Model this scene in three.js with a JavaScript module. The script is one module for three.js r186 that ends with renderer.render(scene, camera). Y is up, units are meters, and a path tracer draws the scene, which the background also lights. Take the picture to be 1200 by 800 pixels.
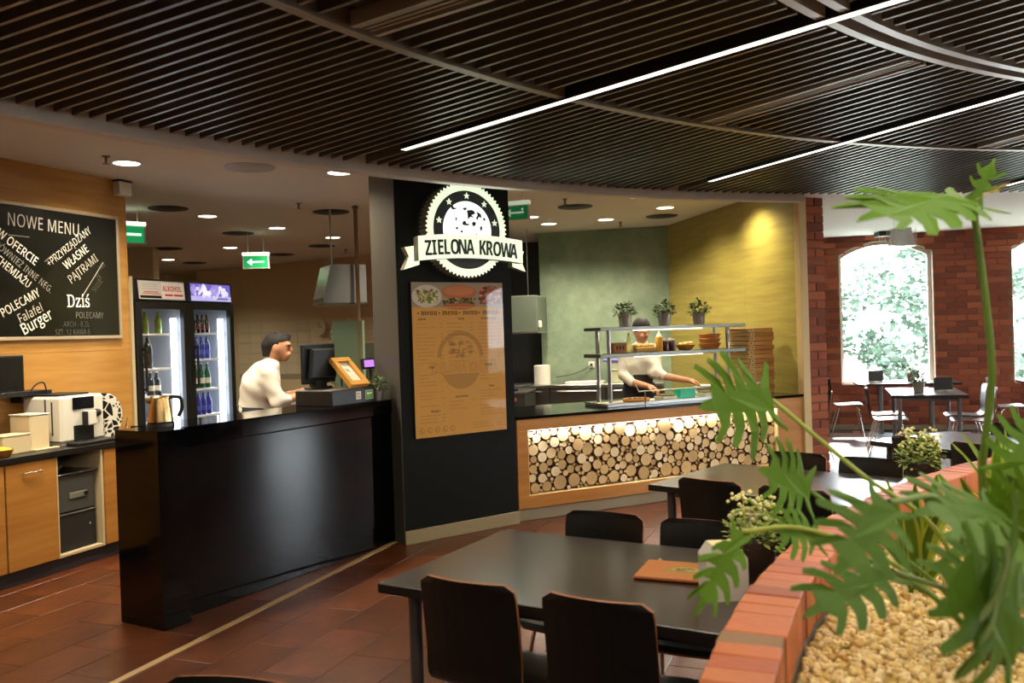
import * as THREE from 'three';
import { mergeGeometries } from 'three/addons/utils/BufferGeometryUtils.js';
import { FontLoader } from 'three/addons/loaders/FontLoader.js';
import { TextGeometry } from 'three/addons/geometries/TextGeometry.js';
import { RectAreaLightUniformsLib } from 'three/addons/lights/RectAreaLightUniformsLib.js';

// ---------------------------------------------------------------- camera, sky, exposure
RectAreaLightUniformsLib.init();
const scene = new THREE.Scene();
const camera = new THREE.PerspectiveCamera(43.6028, 1.5, 0.05, 300);
camera.position.set(0, 1.6, 0);
camera.rotation.set(THREE.MathUtils.degToRad(-0.5), 0, THREE.MathUtils.degToRad(-1.85), 'YXZ');
camera.focus = 6.5;
camera.userData.fStop = 3.6;
const renderer = new THREE.WebGLRenderer({ antialias: true });
renderer.toneMapping = THREE.LinearToneMapping;
renderer.toneMappingExposure = 1.08;
renderer.shadowMap.enabled = true;
scene.background = new THREE.Color(0.86, 0.95, 1.0);          // bright overcast sky
scene.backgroundIntensity = 38.0;
const sun = new THREE.DirectionalLight(new THREE.Color(1.0, 0.97, 0.92), 34);   // low soft sun through the far windows
sun.position.set(11.8, 10.6, -23.8); sun.target.position.set(4.6, 0, -10.6); sun.castShadow = true; sun.shadow.radius = 9; sun.shadow.mapSize.set(2048, 2048);
Object.assign(sun.shadow.camera, { left: -16, right: 16, top: 12, bottom: -12, near: 1, far: 60 }); scene.add(sun, sun.target);
const LAMP = { led: 72, down: 12, log: 130, pass: 20, fridge: 16 };   // lamp strengths
const WARM = new THREE.Color(1.0, 0.87, 0.66), LEDC = new THREE.Color(1.0, 0.88, 0.70), COOL = new THREE.Color(0.82, 0.9, 1.0);

// ---------------------------------------------------------------- helpers
const rng = (a) => () => { a |= 0; a = (a + 0x6d2b79f5) | 0; let t = Math.imul(a ^ (a >>> 15), 1 | a); t = (t + Math.imul(t ^ (t >>> 7), 61 | t)) ^ t; return ((t ^ (t >>> 14)) >>> 0) / 4294967296; };
const R = rng(20240611);
const rr = (a, b) => a + (b - a) * R();
const V3 = (x, y, z) => new THREE.Vector3(x, y, z);
const D2R = Math.PI / 180;
const names = {};
const numbered = (n) => { const k = names[n] = (names[n] ?? -1) + 1; return k ? n + '_' + String(k).padStart(3, '0') : n; };
function thing(name, label, category, pos = [0, 0, 0], turn = 0, group) {
  const o = new THREE.Group(); o.name = numbered(name); o.position.set(...pos); o.rotation.y = turn;
  o.userData = { label, category }; if (group) o.userData.group = group;
  scene.add(o); return o;
}
function struct(name, pos = [0, 0, 0], turn = 0) { const o = new THREE.Group(); o.name = numbered(name); o.position.set(...pos); o.rotation.y = turn; o.userData = { kind: 'structure' }; scene.add(o); return o; }
function shadow(m) { m.castShadow = m.receiveShadow = true; return m; }
function part(parent, name, geo, m, label) {
  const g = Array.isArray(geo) ? merge(geo) : geo;
  const o = shadow(new THREE.Mesh(g, m)); o.name = name; parent.add(o); if (label) o.userData.label = label; return o;
}
function copyOf(root, pos, turn, label) {
  const r = root.clone(); r.name = numbered(root.name.replace(/_\d{3}$/, '')); r.position.set(...pos); r.rotation.set(0, turn, 0); r.userData = { ...root.userData };
  if (label) r.userData.label = label; scene.add(r); return r;
}
function flat(g) { const q = g.index ? g.toNonIndexed() : g; for (const k of Object.keys(q.attributes)) if (!['position', 'normal', 'uv'].includes(k)) q.deleteAttribute(k); q.clearGroups(); return q; }
function merge(list) { return list.length === 1 ? flat(list[0]) : mergeGeometries(list.map(flat), false); }
// uv in metres by the face's main axis
function mUV(g) {
  g = g.index ? g.toNonIndexed() : g;
  const p = g.attributes.position, n = g.attributes.normal, uv = new Float32Array(p.count * 2);
  for (let i = 0; i < p.count; i++) {
    const ax = Math.abs(n.getX(i)), ay = Math.abs(n.getY(i)), az = Math.abs(n.getZ(i));
    if (ay >= ax && ay >= az) { uv[i * 2] = p.getX(i); uv[i * 2 + 1] = p.getZ(i); } else if (ax > az) { uv[i * 2] = p.getZ(i); uv[i * 2 + 1] = p.getY(i); } else { uv[i * 2] = p.getX(i); uv[i * 2 + 1] = p.getY(i); }
  }
  g.setAttribute('uv', new THREE.BufferAttribute(uv, 2)); return g;
}
// chamfered box: 44 triangles
function cbox(w, h, d, x = 0, y = 0, z = 0, c = 0.004) {
  c = Math.min(c, w / 2.5, h / 2.5, d / 2.5);
  const P = [], a = w / 2, b = h / 2, e = d / 2;
  const quad = (q) => { P.push(...q[0], ...q[1], ...q[2], ...q[0], ...q[2], ...q[3]); };
  const put = (pts) => { // orient outwards
    const v = pts.map((t) => V3(...t)), n = v[1].clone().sub(v[0]).cross(v[2].clone().sub(v[0])), m = v.reduce((s, t) => s.add(t), V3(0, 0, 0));
    if (n.dot(m) < 0) pts.reverse();
    if (pts.length === 4) quad(pts); else P.push(...pts[0], ...pts[1], ...pts[2]);
  };
  for (const s of [-1, 1]) {
    put([[s * a, -b + c, -e + c], [s * a, b - c, -e + c], [s * a, b - c, e - c], [s * a, -b + c, e - c]]);
    put([[-a + c, s * b, -e + c], [a - c, s * b, -e + c], [a - c, s * b, e - c], [-a + c, s * b, e - c]]);
    put([[-a + c, -b + c, s * e], [a - c, -b + c, s * e], [a - c, b - c, s * e], [-a + c, b - c, s * e]]);
    for (const t of [-1, 1]) {
      put([[s * a, t * (b - c), -e + c], [s * (a - c), t * b, -e + c], [s * (a - c), t * b, e - c], [s * a, t * (b - c), e - c]]);
      put([[s * a, -b + c, t * (e - c)], [s * (a - c), -b + c, t * e], [s * (a - c), b - c, t * e], [s * a, b - c, t * (e - c)]]);
      put([[-a + c, s * b, t * (e - c)], [-a + c, s * (b - c), t * e], [a - c, s * (b - c), t * e], [a - c, s * b, t * (e - c)]]);
      for (const u of [-1, 1]) put([[s * a, t * (b - c), u * (e - c)], [s * (a - c), t * b, u * (e - c)], [s * (a - c), t * (b - c), u * e]]);
    }
  }
  const g = new THREE.BufferGeometry(); g.setAttribute('position', new THREE.Float32BufferAttribute(P, 3)); g.computeVertexNormals(); g.translate(x, y, z); return mUV(g);
}
const box = (w, h, d, x = 0, y = 0, z = 0) => mUV(new THREE.BoxGeometry(w, h, d).translate(x, y, z));
// box from corner to corner
const bx = (x0, x1, y0, y1, z0, z1, c = 0.003) => cbox(x1 - x0, y1 - y0, z1 - z0, (x0 + x1) / 2, (y0 + y1) / 2, (z0 + z1) / 2, c);
const cyl = (r0, r1, h, x = 0, y = 0, z = 0, n = 16) => new THREE.CylinderGeometry(r1, r0, h, n).translate(x, y + h / 2, z);   // base radius, top radius
const lathe = (pts, n = 20) => new THREE.LatheGeometry(pts.map(([r, y]) => new THREE.Vector2(r, y)), n);
const tube = (pts, r, seg = 16, rad = 8, tension = 0.5) => new THREE.TubeGeometry(new THREE.CatmullRomCurve3(pts.map((p) => V3(...p)), false, 'catmullrom', tension), seg, r, rad);
function rod(a, b, r, n = 10) { const A = V3(...a), B = V3(...b), L = A.distanceTo(B), g = new THREE.CylinderGeometry(r, r, L, n); g.applyQuaternion(new THREE.Quaternion().setFromUnitVectors(V3(0, 1, 0), B.clone().sub(A).normalize())); return g.translate((A.x + B.x) / 2, (A.y + B.y) / 2, (A.z + B.z) / 2); }
function extr(shape, depth, bevel = 0, seg = 6) { return new THREE.ExtrudeGeometry(shape, { depth, bevelEnabled: bevel > 0, bevelSize: bevel, bevelThickness: bevel, bevelSegments: 1, curveSegments: seg }); }
const poly = (pts) => { const s = new THREE.Shape(); pts.forEach(([x, y], i) => (i ? s.lineTo(x, y) : s.moveTo(x, y))); s.closePath(); return s; };
function rrect(x0, y0, x1, y1, r) { const s = new THREE.Shape(); s.moveTo(x0 + r, y0); s.lineTo(x1 - r, y0); s.quadraticCurveTo(x1, y0, x1, y0 + r); s.lineTo(x1, y1 - r); s.quadraticCurveTo(x1, y1, x1 - r, y1); s.lineTo(x0 + r, y1); s.quadraticCurveTo(x0, y1, x0, y1 - r); s.lineTo(x0, y0 + r); s.quadraticCurveTo(x0, y0, x0 + r, y0); return s; }
// frames: origin on the floor, local x along the face, local z out of the face
const frame = (x, z, deg) => ({ x, z, t: deg * D2R });
const at = (F, lx, y, lz) => [F.x + lx * Math.cos(F.t) + lz * Math.sin(F.t), y, F.z - lx * Math.sin(F.t) + lz * Math.cos(F.t)];
const FP = frame(-0.869, -6.571, 35.56);     // pillar face
const FC = frame(0.016, -7.23, 26.53);       // log counter front
const FL = frame(-3.454, -5.656, 68.9);      // left cabinets front
const FB = frame(-1.967, -4.957, 60.2);      // bar front
const FW = frame(4.802, -12.913, -16.1);     // window wall face
const CX = 5.08, CZ = 0.616;                 // centre of the round slatted ceiling
const pol = (deg, r, y) => V3(CX - r * Math.cos(deg * D2R), y, CZ - r * Math.sin(deg * D2R));

// ---------------------------------------------------------------- textures
function vnoise(seed) {
  const g = rng(seed), T = new Float32Array(4096).map(() => g());
  return (x, y, px, py) => { // tileable value noise with periods px, py
    const ix = Math.floor(x), iy = Math.floor(y), fx = x - ix, fy = y - iy, s = fx * fx * (3 - 2 * fx), t = fy * fy * (3 - 2 * fy);
    const h = (i, j) => T[((((i % px) + px) % px) * 61 + (((j % py) + py) % py) * 173) & 4095];
    return (h(ix, iy) * (1 - s) + h(ix + 1, iy) * s) * (1 - t) + (h(ix, iy + 1) * (1 - s) + h(ix + 1, iy + 1) * s) * t;
  };
}
function dtex(w, h, fn, srgb = true, rx = 1, ry = 1) {
  const d = new Uint8Array(w * h * 4);
  for (let y = 0; y < h; y++) for (let x = 0; x < w; x++) { const c = fn(x / w, y / h), i = (y * w + x) * 4; for (let k = 0; k < 3; k++) d[i + k] = Math.max(0, Math.min(255, (Array.isArray(c) ? c[k] : c) * 255)); d[i + 3] = 255; }
  const t = new THREE.DataTexture(d, w, h); t.wrapS = t.wrapT = THREE.RepeatWrapping; t.magFilter = THREE.LinearFilter; t.minFilter = THREE.LinearMipmapLinearFilter; t.generateMipmaps = true;
  t.repeat.set(rx, ry); if (srgb) t.colorSpace = THREE.SRGBColorSpace; t.needsUpdate = true; return t;
}
function ctex(w, h, draw) {
  const c = document.createElement('canvas'); c.width = w; c.height = h; const x = c.getContext('2d'); draw(x, w, h);
  const t = new THREE.CanvasTexture(c); t.colorSpace = THREE.SRGBColorSpace; t.anisotropy = 8; return t;
}
const N1 = vnoise(11), N2 = vnoise(29), N3 = vnoise(53);
const hex = (h) => [(h >> 16 & 255) / 255, (h >> 8 & 255) / 255, (h & 255) / 255];
const mixc = (a, b, t) => a.map((v, i) => v + (b[i] - v) * t);
// wood: horizontal grain, one tile is 2.4 m by 1.2 m
function woodTex(dark, light, rx = 1 / 2.4, ry = 1 / 1.2) {
  const A = hex(dark), B = hex(light);
  return dtex(512, 512, (u, v) => {
    const warp = N1(u * 6, v * 8, 6, 8) * 0.05;
    const s = 0.45 * N2(u * 4, (v + warp) * 24, 4, 24) + 0.3 * N3(u * 8, (v + warp) * 64, 8, 64) + 0.15 * N1(u * 16, v * 128, 16, 128) + 0.25 * N1(u * 3, v * 5, 3, 5);
    return mixc(A, B, Math.min(1, s * 0.95));
  }, true, rx, ry);
}
function cloudTex(dark, light, scale, size = 512, contrast = 1) {
  const A = hex(dark), B = hex(light);
  return dtex(size, size, (u, v) => {
    const s = 0.45 * N1(u * 4, v * 4, 4, 4) + 0.3 * N2(u * 9, v * 9, 9, 9) + 0.15 * N3(u * 24, v * 24, 24, 24) + 0.1 * N1(u * 70, v * 70, 70, 70);
    return mixc(A, B, Math.max(0, Math.min(1, 0.5 + (s - 0.5) * 1.7 * contrast)));
  }, true, 1 / scale, 1 / scale);
}
const bumpTex = (scale, f = 40) => dtex(256, 256, (u, v) => 0.5 * N1(u * f, v * f, f, f) + 0.3 * N2(u * f * 2, v * f * 2, f * 2, f * 2) + 0.2 * N3(u * 6, v * 6, 6, 6), false, 1 / scale, 1 / scale);

// ---------------------------------------------------------------- materials
const std = (color, roughness = 0.5, o = {}) => new THREE.MeshStandardMaterial({ color, roughness, ...o });
const phy = (color, roughness = 0.5, o = {}) => new THREE.MeshPhysicalMaterial({ color, roughness, ...o });
const glow = (c, k) => new THREE.MeshStandardMaterial({ color: 0x111111, roughness: 0.6, emissive: c, emissiveIntensity: k });
const M = {
  woodL: std(0xffffff, 0.42, { map: woodTex(0xa06c2c, 0xcb9a52) }),
  woodY: std(0xffffff, 0.36, { map: woodTex(0x7e7032, 0xa89a4c, 1 / 2.0, 1 / 1.0) }),
  woodC: std(0xffffff, 0.45, { map: woodTex(0xa46a28, 0xc98f45) }),
  woodTrim: std(0xcdb27a, 0.5), cream: std(0xd6c39a, 0.55),
  plasterG: std(0xffffff, 0.75, { map: cloudTex(0x6b7f68, 0x9bab90, 2.2), bumpMap: bumpTex(0.8, 20), bumpScale: 0.0015 }),
  plaster: std(0xffffff, 0.85, { map: cloudTex(0xb2a78f, 0xc2b8a2, 3, 256, 0.5) }),
  ceilW: std(0xd8d4cc, 0.9), ceilBright: std(0xe4e8ec, 0.85), fascia: std(0xcdc6bd, 0.7),
  beige: std(0xcab994, 0.85), tileWhite: std(0xd0c4a4, 0.3), grout: std(0x9c927c, 0.9), groutD: std(0x30190f, 0.9),
  black: std(0x0b0b0c, 0.5), blackGloss: phy(0x040405, 0.08, { specularIntensity: 0.6, bumpMap: bumpTex(1.6, 5), bumpScale: 0.0007 }), pillar: phy(0x0d0d0a, 0.7, { specularIntensity: 0.35 }), darkGrey: std(0x2b2c2a, 0.6),
  slat: std(0x5c5956, 0.34), plenum: std(0x5a5650, 0.95), ringMetal: std(0x8f8880, 0.4, { metalness: 0.5 }), ringSilver: std(0xb9bcc4, 0.35, { metalness: 0.4 }), diffuser: std(0xa5a39e, 0.45, { metalness: 0.3 }),
  steel: std(0xb4b4b0, 0.28, { metalness: 1 }), steelDark: std(0x77776f, 0.35, { metalness: 1 }), chrome: std(0xd0d0d0, 0.16, { metalness: 1 }), legGrey: std(0x6f7276, 0.35, { metalness: 0.8 }),
  white: std(0xd9d6cc, 0.5), whiteGloss: std(0xe6e0d0, 0.25), paper: std(0xe4dfcf, 0.8),
  table: phy(0x241812, 0.3, { clearcoat: 0.8, clearcoatRoughness: 0.16, map: woodTex(0xb8aca4, 0xffffff, 1 / 0.9, 1 / 0.5) }), tableEdge: std(0x120d0b, 0.45),
  chair: std(0x121110, 0.34), chairEdge: std(0x8a5224, 0.5),
  stone: std(0x8a7f68, 0.6), kick: std(0x39363a, 0.6), strip: std(0x9a7d55, 0.5),
  brickD: [0x8c4830, 0x80402c, 0x985236, 0x763c2a, 0xa05a3c].map((c) => std(c, 0.85)), mortar: std(0x7a6252, 0.95),
  brickR: [0xb25a2a, 0xa85226, 0xbd6530, 0x9a4a26, 0xb46634].map((c) => std(c, 0.5, { bumpMap: bumpTex(0.25, 18), bumpScale: 0.0012 })), brickPale: std(0x8a6a4c, 0.75), concrete: std(0x6d6456, 0.9),
  leaf: phy(0x567d12, 0.55, { specularIntensity: 0.5, transmission: 0.15, thickness: 0, side: THREE.DoubleSide }), leafD: phy(0x4a6c1a, 0.55, { specularIntensity: 0.5, transmission: 0.14, thickness: 0, side: THREE.DoubleSide }), leafY: phy(0xa6b53c, 0.45, { transmission: 0.25, thickness: 0, side: THREE.DoubleSide }),
  petiole: std(0x8c9a34, 0.5), stem: std(0x5e7c2a, 0.55), herb: std(0x4a6432, 0.7), herbL: std(0x8fa24c, 0.7), flower: std(0xe2dc9a, 0.7), soil: std(0x2a1c12, 0.95),
  zinc: std(0xa6a49c, 0.38, { metalness: 0.9 }), terracotta: std(0xa87a56, 0.8),
  glass: phy(0xffffff, 0.02, { transmission: 1, thickness: 0, ior: 1.45 }), pane: phy(0xffffff, 0.01, { transmission: 1, thickness: 0, ior: 1.5 }),
  skin: std(0xc48a66, 0.6), hair: std(0x0e0907, 0.75), shirt: std(0xdcd6c8, 0.85), apron: std(0x1a1a1c, 0.8), trousers: std(0x22222a, 0.85),
};
// ---------------------------------------------------------------- shell of the place
const OUT = [[-9, 8], [-9, -17.6], [3.0, -17.6], [3.0, -13.43], [12, -10.835], [12, 8]];
const H1 = 3.05, H2 = 2.9, SB = 2.82;
function slab(pts, y0, y1, hole) { const s = poly(pts.map(([x, z]) => [x, -z])); if (hole) s.holes.push(hole); return mUV(extr(s, y1 - y0, 0, 48).rotateX(-Math.PI / 2).translate(0, y0, 0)); }
{
  const fl = struct('floor');
  part(fl, 'screed', slab(OUT, -0.3, -0.004), M.groutD);
  const tm = [0x66371c, 0x5c3119, 0x6f3d20, 0x62351a].map((c) => std(c, 0.3, { map: cloudTex(0xb0a090, 0xffffff, 0.7, 128), bumpMap: bumpTex(0.5, 14), bumpScale: 0.0008 }));
  const tw = 0.31, tl = 0.62, rest = [[], []], tiles = [0, 1, 2, 3].map((k) => cbox(tl - 0.004, 0.006, tw - 0.004, 0, -0.003, 0, 0.0015).translate(0, 0, 0));
  const dx = 0.36, dz = -0.933, nx = 0.933, nz = 0.36;
  for (let k = -30; k < 44; k++) for (let j = -22; j < 34; j++) {
    const w = -2.979 + (k + 0.5) * tw, s = (j + 0.5 + (k & 1) * 0.5) * tl, x = nx * w + dx * s, z = nz * w + dz * s;
    if (x < -8.6 || x > 11.6 || z < -17.2 || z > 7.6 || (x > 2.6 && z < -13 + (x - 3) * 0.288)) continue;
    const v = Math.floor(R() * 4);
    if (w > -5.4 && w < 0.7 && s > 3.1 && s < 8.6 && !(Math.abs(w + 3.30) < 0.001)) {
      const m = part(fl, 'tile', tiles[v], tm[v]); m.position.set(x, 0, z); m.rotation.y = FL.t;
    } else rest[v & 1].push(box(tl - 0.004, 0.006, tw - 0.004, 0, -0.003, 0).rotateY(FL.t).translate(x, 0, z));
  }
  for (const v of [0, 1]) { const m = part(fl, 'tile', mergeGeometries(rest[v]), tm[v]); m.userData.kind = 'stuff'; }
  // pale metal strip let into the floor along the bar
  const st = part(fl, 'floor_strip', cbox(4.6, 0.006, 0.045, 0, 0, 0, 0.001), M.strip); st.position.set(0.36 * 5.2 - 0.933 * 3.30, 0.001, -0.933 * 5.2 - 0.36 * 3.30); st.rotation.y = FL.t + 0.012;
}
function wallSeg(name, F, x0, x1, h, th, m, holes = [], y0 = -0.12) {
  const s = poly([[x0, y0], [x1, y0], [x1, h], [x0, h]]);
  for (const o of holes) { const p = new THREE.Path(); archPath(p, o); s.holes.push(p); }
  const g = struct(name, [F.x, 0, F.z], F.t); part(g, 'wall_core', mUV(extr(s, th, 0, 16).translate(0, 0, -th)), m); return g;
}
function archPath(p, o) { const w = o.x1 - o.x0, cx = (o.x0 + o.x1) / 2, r = (w * w / 4 + o.rise * o.rise) / (2 * o.rise), cy = o.spring + o.rise - r, a = Math.asin(w / 2 / r); p.moveTo(o.x0, o.sill); p.lineTo(o.x1, o.sill); p.lineTo(o.x1, o.spring); p.absarc(cx, cy, r, Math.PI / 2 - a, Math.PI / 2 + a, false); p.lineTo(o.x0, o.sill); }
// window wall and the brick wall on the right, with arched windows
const winW = []; for (let i = 0; i < 4; i++) winW.push({ x0: 0.16 + i * 2.32, x1: 1.45 + i * 2.32, sill: 0.67, spring: 2.62, rise: 0.19 });
const FR = frame(12, -10.835, -90);
const winR = []; for (const q of [0.7, 7.4]) winR.push({ x0: q, x1: q + 1.1, sill: 0.67, spring: 2.55, rise: 0.2 });
const mBrickFar = std(0xffffff, 0.9, { map: cloudTex(0x7c3e2a, 0x9c5438, 0.6, 256) }), mBrickPlanter = std(0xffffff, 0.7, { map: cloudTex(0x9a4a26, 0xbd6530, 0.5, 256) });
let nWin = 0;
function windowIn(F, o, depth) {
  const g = struct('window_' + (++nWin), [F.x, 0, F.z], F.t), a = new THREE.Shape(), b = new THREE.Path();
  archPath(a, o); archPath(b, { ...o, x0: o.x0 + 0.05, x1: o.x1 - 0.05, sill: o.sill + 0.05, rise: o.rise - 0.008, spring: o.spring - 0.042 }); a.holes.push(b);
  part(g, 'window_frame', extr(a, 0.05, 0, 16).translate(0, 0, -depth), M.white);
  const pn = new THREE.Shape(); archPath(pn, { ...o, x0: o.x0 + 0.04, x1: o.x1 - 0.04 , sill: o.sill + 0.04, spring: o.spring - 0.03 });
  part(g, 'pane', new THREE.ShapeGeometry(pn, 16).translate(0, 0, -depth + 0.025), M.pane);
  part(g, 'window_sill', bx(o.x0 - 0.0, o.x1 + 0.0, o.sill - 0.001, o.sill + 0.02, -depth + 0.05, 0.03), M.white);
}
{
  const w = wallSeg('wall_window', FW, -1.85, 7.5, 3.4, 0.36, M.mortar, winW);
  const geoms = new Map(), L = 0.27, P = 0.088;
  const clip = (a0, a1, y) => { let iv = [[a0, a1]]; for (const o of winW) { let c0 = o.x0, c1 = o.x1; if (y < o.sill || y > o.spring + o.rise) continue; if (y > o.spring) { const cx = (c0 + c1) / 2, hw = (c1 - c0) / 2 * Math.sqrt(Math.max(0, 1 - (y - o.spring) / o.rise)); c0 = cx - hw; c1 = cx + hw; } iv = iv.flatMap(([p, q]) => [[p, Math.min(q, c0)], [Math.max(p, c1), q]]).filter(([p, q]) => q - p > 0.05); } return iv; };
  const far = [[], [], [], [], []];
  for (let r = 0; r < 33; r++) for (let k = -7; k < 28; k++) {
    const y = (r + 0.5) * P, a0 = k * L + (r & 1) * L / 2;
    for (const [p, q] of clip(a0, a0 + L - 0.011, y)) {
      const len = Math.round((q - p) * 50) / 50 || 0.05;
      const near = p > -0.62 && q < 2.72 && !(y < 0.55 && p < 0.05);
      if (!near) { far[Math.floor(R() * 5)].push(cbox(len, P - 0.011, 0.014, (p + q) / 2, y, 0.006, 0.003)); continue; }
      if (!geoms.has(len)) geoms.set(len, cbox(len, P - 0.011, 0.014, 0, 0, 0, 0.003));
      const b = part(w, 'brick', geoms.get(len), M.brickD[Math.floor(R() * 5)]); b.position.set((p + q) / 2, y, 0.006 + rr(-0.002, 0.002));
    }
  }
  far.forEach((q, i) => { part(w, 'brick', mergeGeometries(q), M.brickD[i]).userData.kind = 'stuff'; });
  winW.forEach((o) => windowIn(FW, o, 0.2));
  wallSeg('wall_right', FR, 0, 19.2, 3.4, 0.36, mBrickFar, winR);
  winR.forEach((o) => windowIn(FR, o, 0.2));
  // windows on the wall FR look along -x: its local z points into the room
  wallSeg('wall_behind', frame(12.3, 8, 180), 0, 21.5, 3.4, 0.3, mBrickFar);
  wallSeg('wall_far_left', frame(-9, 8.2, 90), 0, 26, 3.4, 0.3, M.beige);
  wallSeg('wall_kitchen_side', frame(3.0, -13.2, -90), -4.6, 0.0, 3.4, 0.2, M.darkGrey);
  wallSeg('wall_back_end', frame(-9, -17.6, 0), 0, 12.2, 3.4, 0.2, M.beige);
  const bb = struct('baseboard_window', [FW.x, 0, FW.z], FW.t); part(bb, 'board', bx(-1.6, 7.4, 0, 0.07, 0.013, 0.035), M.stone);
}
// ceilings
{
  const hole = new THREE.Path(); hole.absarc(CX, -CZ, 9.06, 0, Math.PI * 2);
  const c = struct('ceiling_plaster'); part(c, 'plaster_slab', slab(OUT, H1, 3.5, hole), M.ceilW);
  const pts = []; for (let a = 75.5; a <= 118; a += 2) { const q = pol(a, 9.0, 0); pts.push([q.x, q.z]); } pts.push([12, -7.2], [12, -10.84], [3.0, -13.43], [2.75, -12.0], [3.05, -9.2]);
  const c2 = struct('ceiling_window_side'); part(c2, 'plaster_slab', slab(pts, H2, H1 - 0.002), M.ceilBright);
  // curved fascia between the slats and the plaster
  const fs = new THREE.Shape(); const A0 = 8 * D2R, A1 = 75.2 * D2R; // drawn in (x,-z)
  const P = (r, a) => [CX - r * Math.cos(a), -(CZ - r * Math.sin(a))];
  for (let k = 0; k <= 60; k++) { const q = P(8.97, A0 + (A1 - A0) * k / 60); k ? fs.lineTo(...q) : fs.moveTo(...q); }
  for (let k = 60; k >= 0; k--) fs.lineTo(...P(9.05, A0 + (A1 - A0) * k / 60));
  part(c, 'fascia', extr(fs, 0.45, 0.006, 1).rotateX(-Math.PI / 2).translate(0, 2.765, 0), M.fascia);
  const top = struct('ceiling_plenum'); part(top, 'plenum_slab', slab(OUT, 3.5, 3.6), M.plenum);
  const col = struct('ceiling');
  const LEDA = [-41, -19.5, 2.5, 24.8, 46.7, 65.9, 86.2, 107.5], DIF = [13.5, 35.4, 55.9, 76.0, 96.8];
  const near = (a, L, d) => L.some((b) => Math.abs(a - b) < d);
  const rings = [[6.985, 8.94, 0.6], [5.585, 6.905, 0.85], [3.6, 5.40, 1.08]], hid = [];
  for (const [r0, r1, da] of rings) {
    const g = box(r1 - r0, 0.09, 0.018);
    for (let a = -60; a < 170; a += da) {
      const R0 = rings[0][0] === r0; if (near(a, LEDA, R0 ? 0.32 : 0.46) || (r0 > 5.5 && r0 < 6 && near(a, DIF, 1.05))) continue;
      const vis = a > 24 && a < 98 - (r0 < 5 ? 8 : 0), q = pol(a, (r0 + r1) / 2, SB + 0.045);
      if (vis) { const m = part(col, 'slat', g, M.slat); m.position.copy(q); m.rotation.y = -a * D2R; } else hid.push(g.clone().rotateY(-a * D2R).translate(q.x, q.y, q.z));
    }
  }
  const hm = part(col, 'slat', mergeGeometries(hid), M.slat); hm.userData.kind = 'stuff';
  const arc = (r, w, y, h, m, name) => { const s = new THREE.Shape(), B0 = -60 * D2R, B1 = 170 * D2R; for (let k = 0; k <= 120; k++) { const q = P(r - w / 2, B0 + (B1 - B0) * k / 120); k ? s.lineTo(...q) : s.moveTo(...q); } for (let k = 120; k >= 0; k--) s.lineTo(...P(r + w / 2, B0 + (B1 - B0) * k / 120)); part(col, name, extr(s, h, 0, 1).rotateX(-Math.PI / 2).translate(0, y, 0), m); };
  arc(6.945, 0.05, SB - 0.012, 0.1, M.ringMetal, 'ring_profile'); arc(5.535, 0.04, SB - 0.012, 0.1, M.ringSilver, 'ring_profile'); arc(5.435, 0.04, SB - 0.012, 0.1, M.ringSilver, 'ring_profile');
  for (const a of DIF) { // slot diffusers between two slats
    const q = pol(a, 6.245, SB), d = thing('slot_diffuser', 'pale metal slot air diffuser set radially between the dark ceiling slats', 'air diffuser', [q.x, q.y, q.z], -a * D2R, 'slot diffusers in the slatted ceiling');
    part(d, 'rail', [-0.066, 0.066].map((z) => box(1.3, 0.06, 0.022, 0, 0.02, z)), M.diffuser);
    for (const z of [-0.028, 0.003, 0.033]) part(d, 'blade', box(1.3, 0.03, 0.011, 0, 0.012, z), M.diffuser);
    part(d, 'backing', box(1.3, 0.008, 0.12, 0, 0.05, 0), M.black);
  }
  for (const a of LEDA) {
    const r0 = 2.6, r1 = 8.36, L = r1 - r0, q = pol(a, (r0 + r1) / 2, SB - 0.022), t = thing('linear_light', 'long thin glowing linear light running radially between the ceiling slats', 'ceiling light', [q.x, q.y, q.z], -a * D2R, 'linear lights in the slatted ceiling');
    part(t, 'housing', [box(L, 0.08, 0.006, 0, 0.04, -0.025), box(L, 0.08, 0.006, 0, 0.04, 0.025), box(L, 0.006, 0.05, 0, 0.08, 0)], M.black);
    part(t, 'diffuser', box(L, 0.006, 0.042, 0, 0.002, 0), glow(LEDC, 3.0));
    const l = new THREE.RectAreaLight(LEDC, LAMP.led, L, 0.04); l.position.y = -0.004; l.rotation.x = -Math.PI / 2; t.add(l);
  }
}
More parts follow.
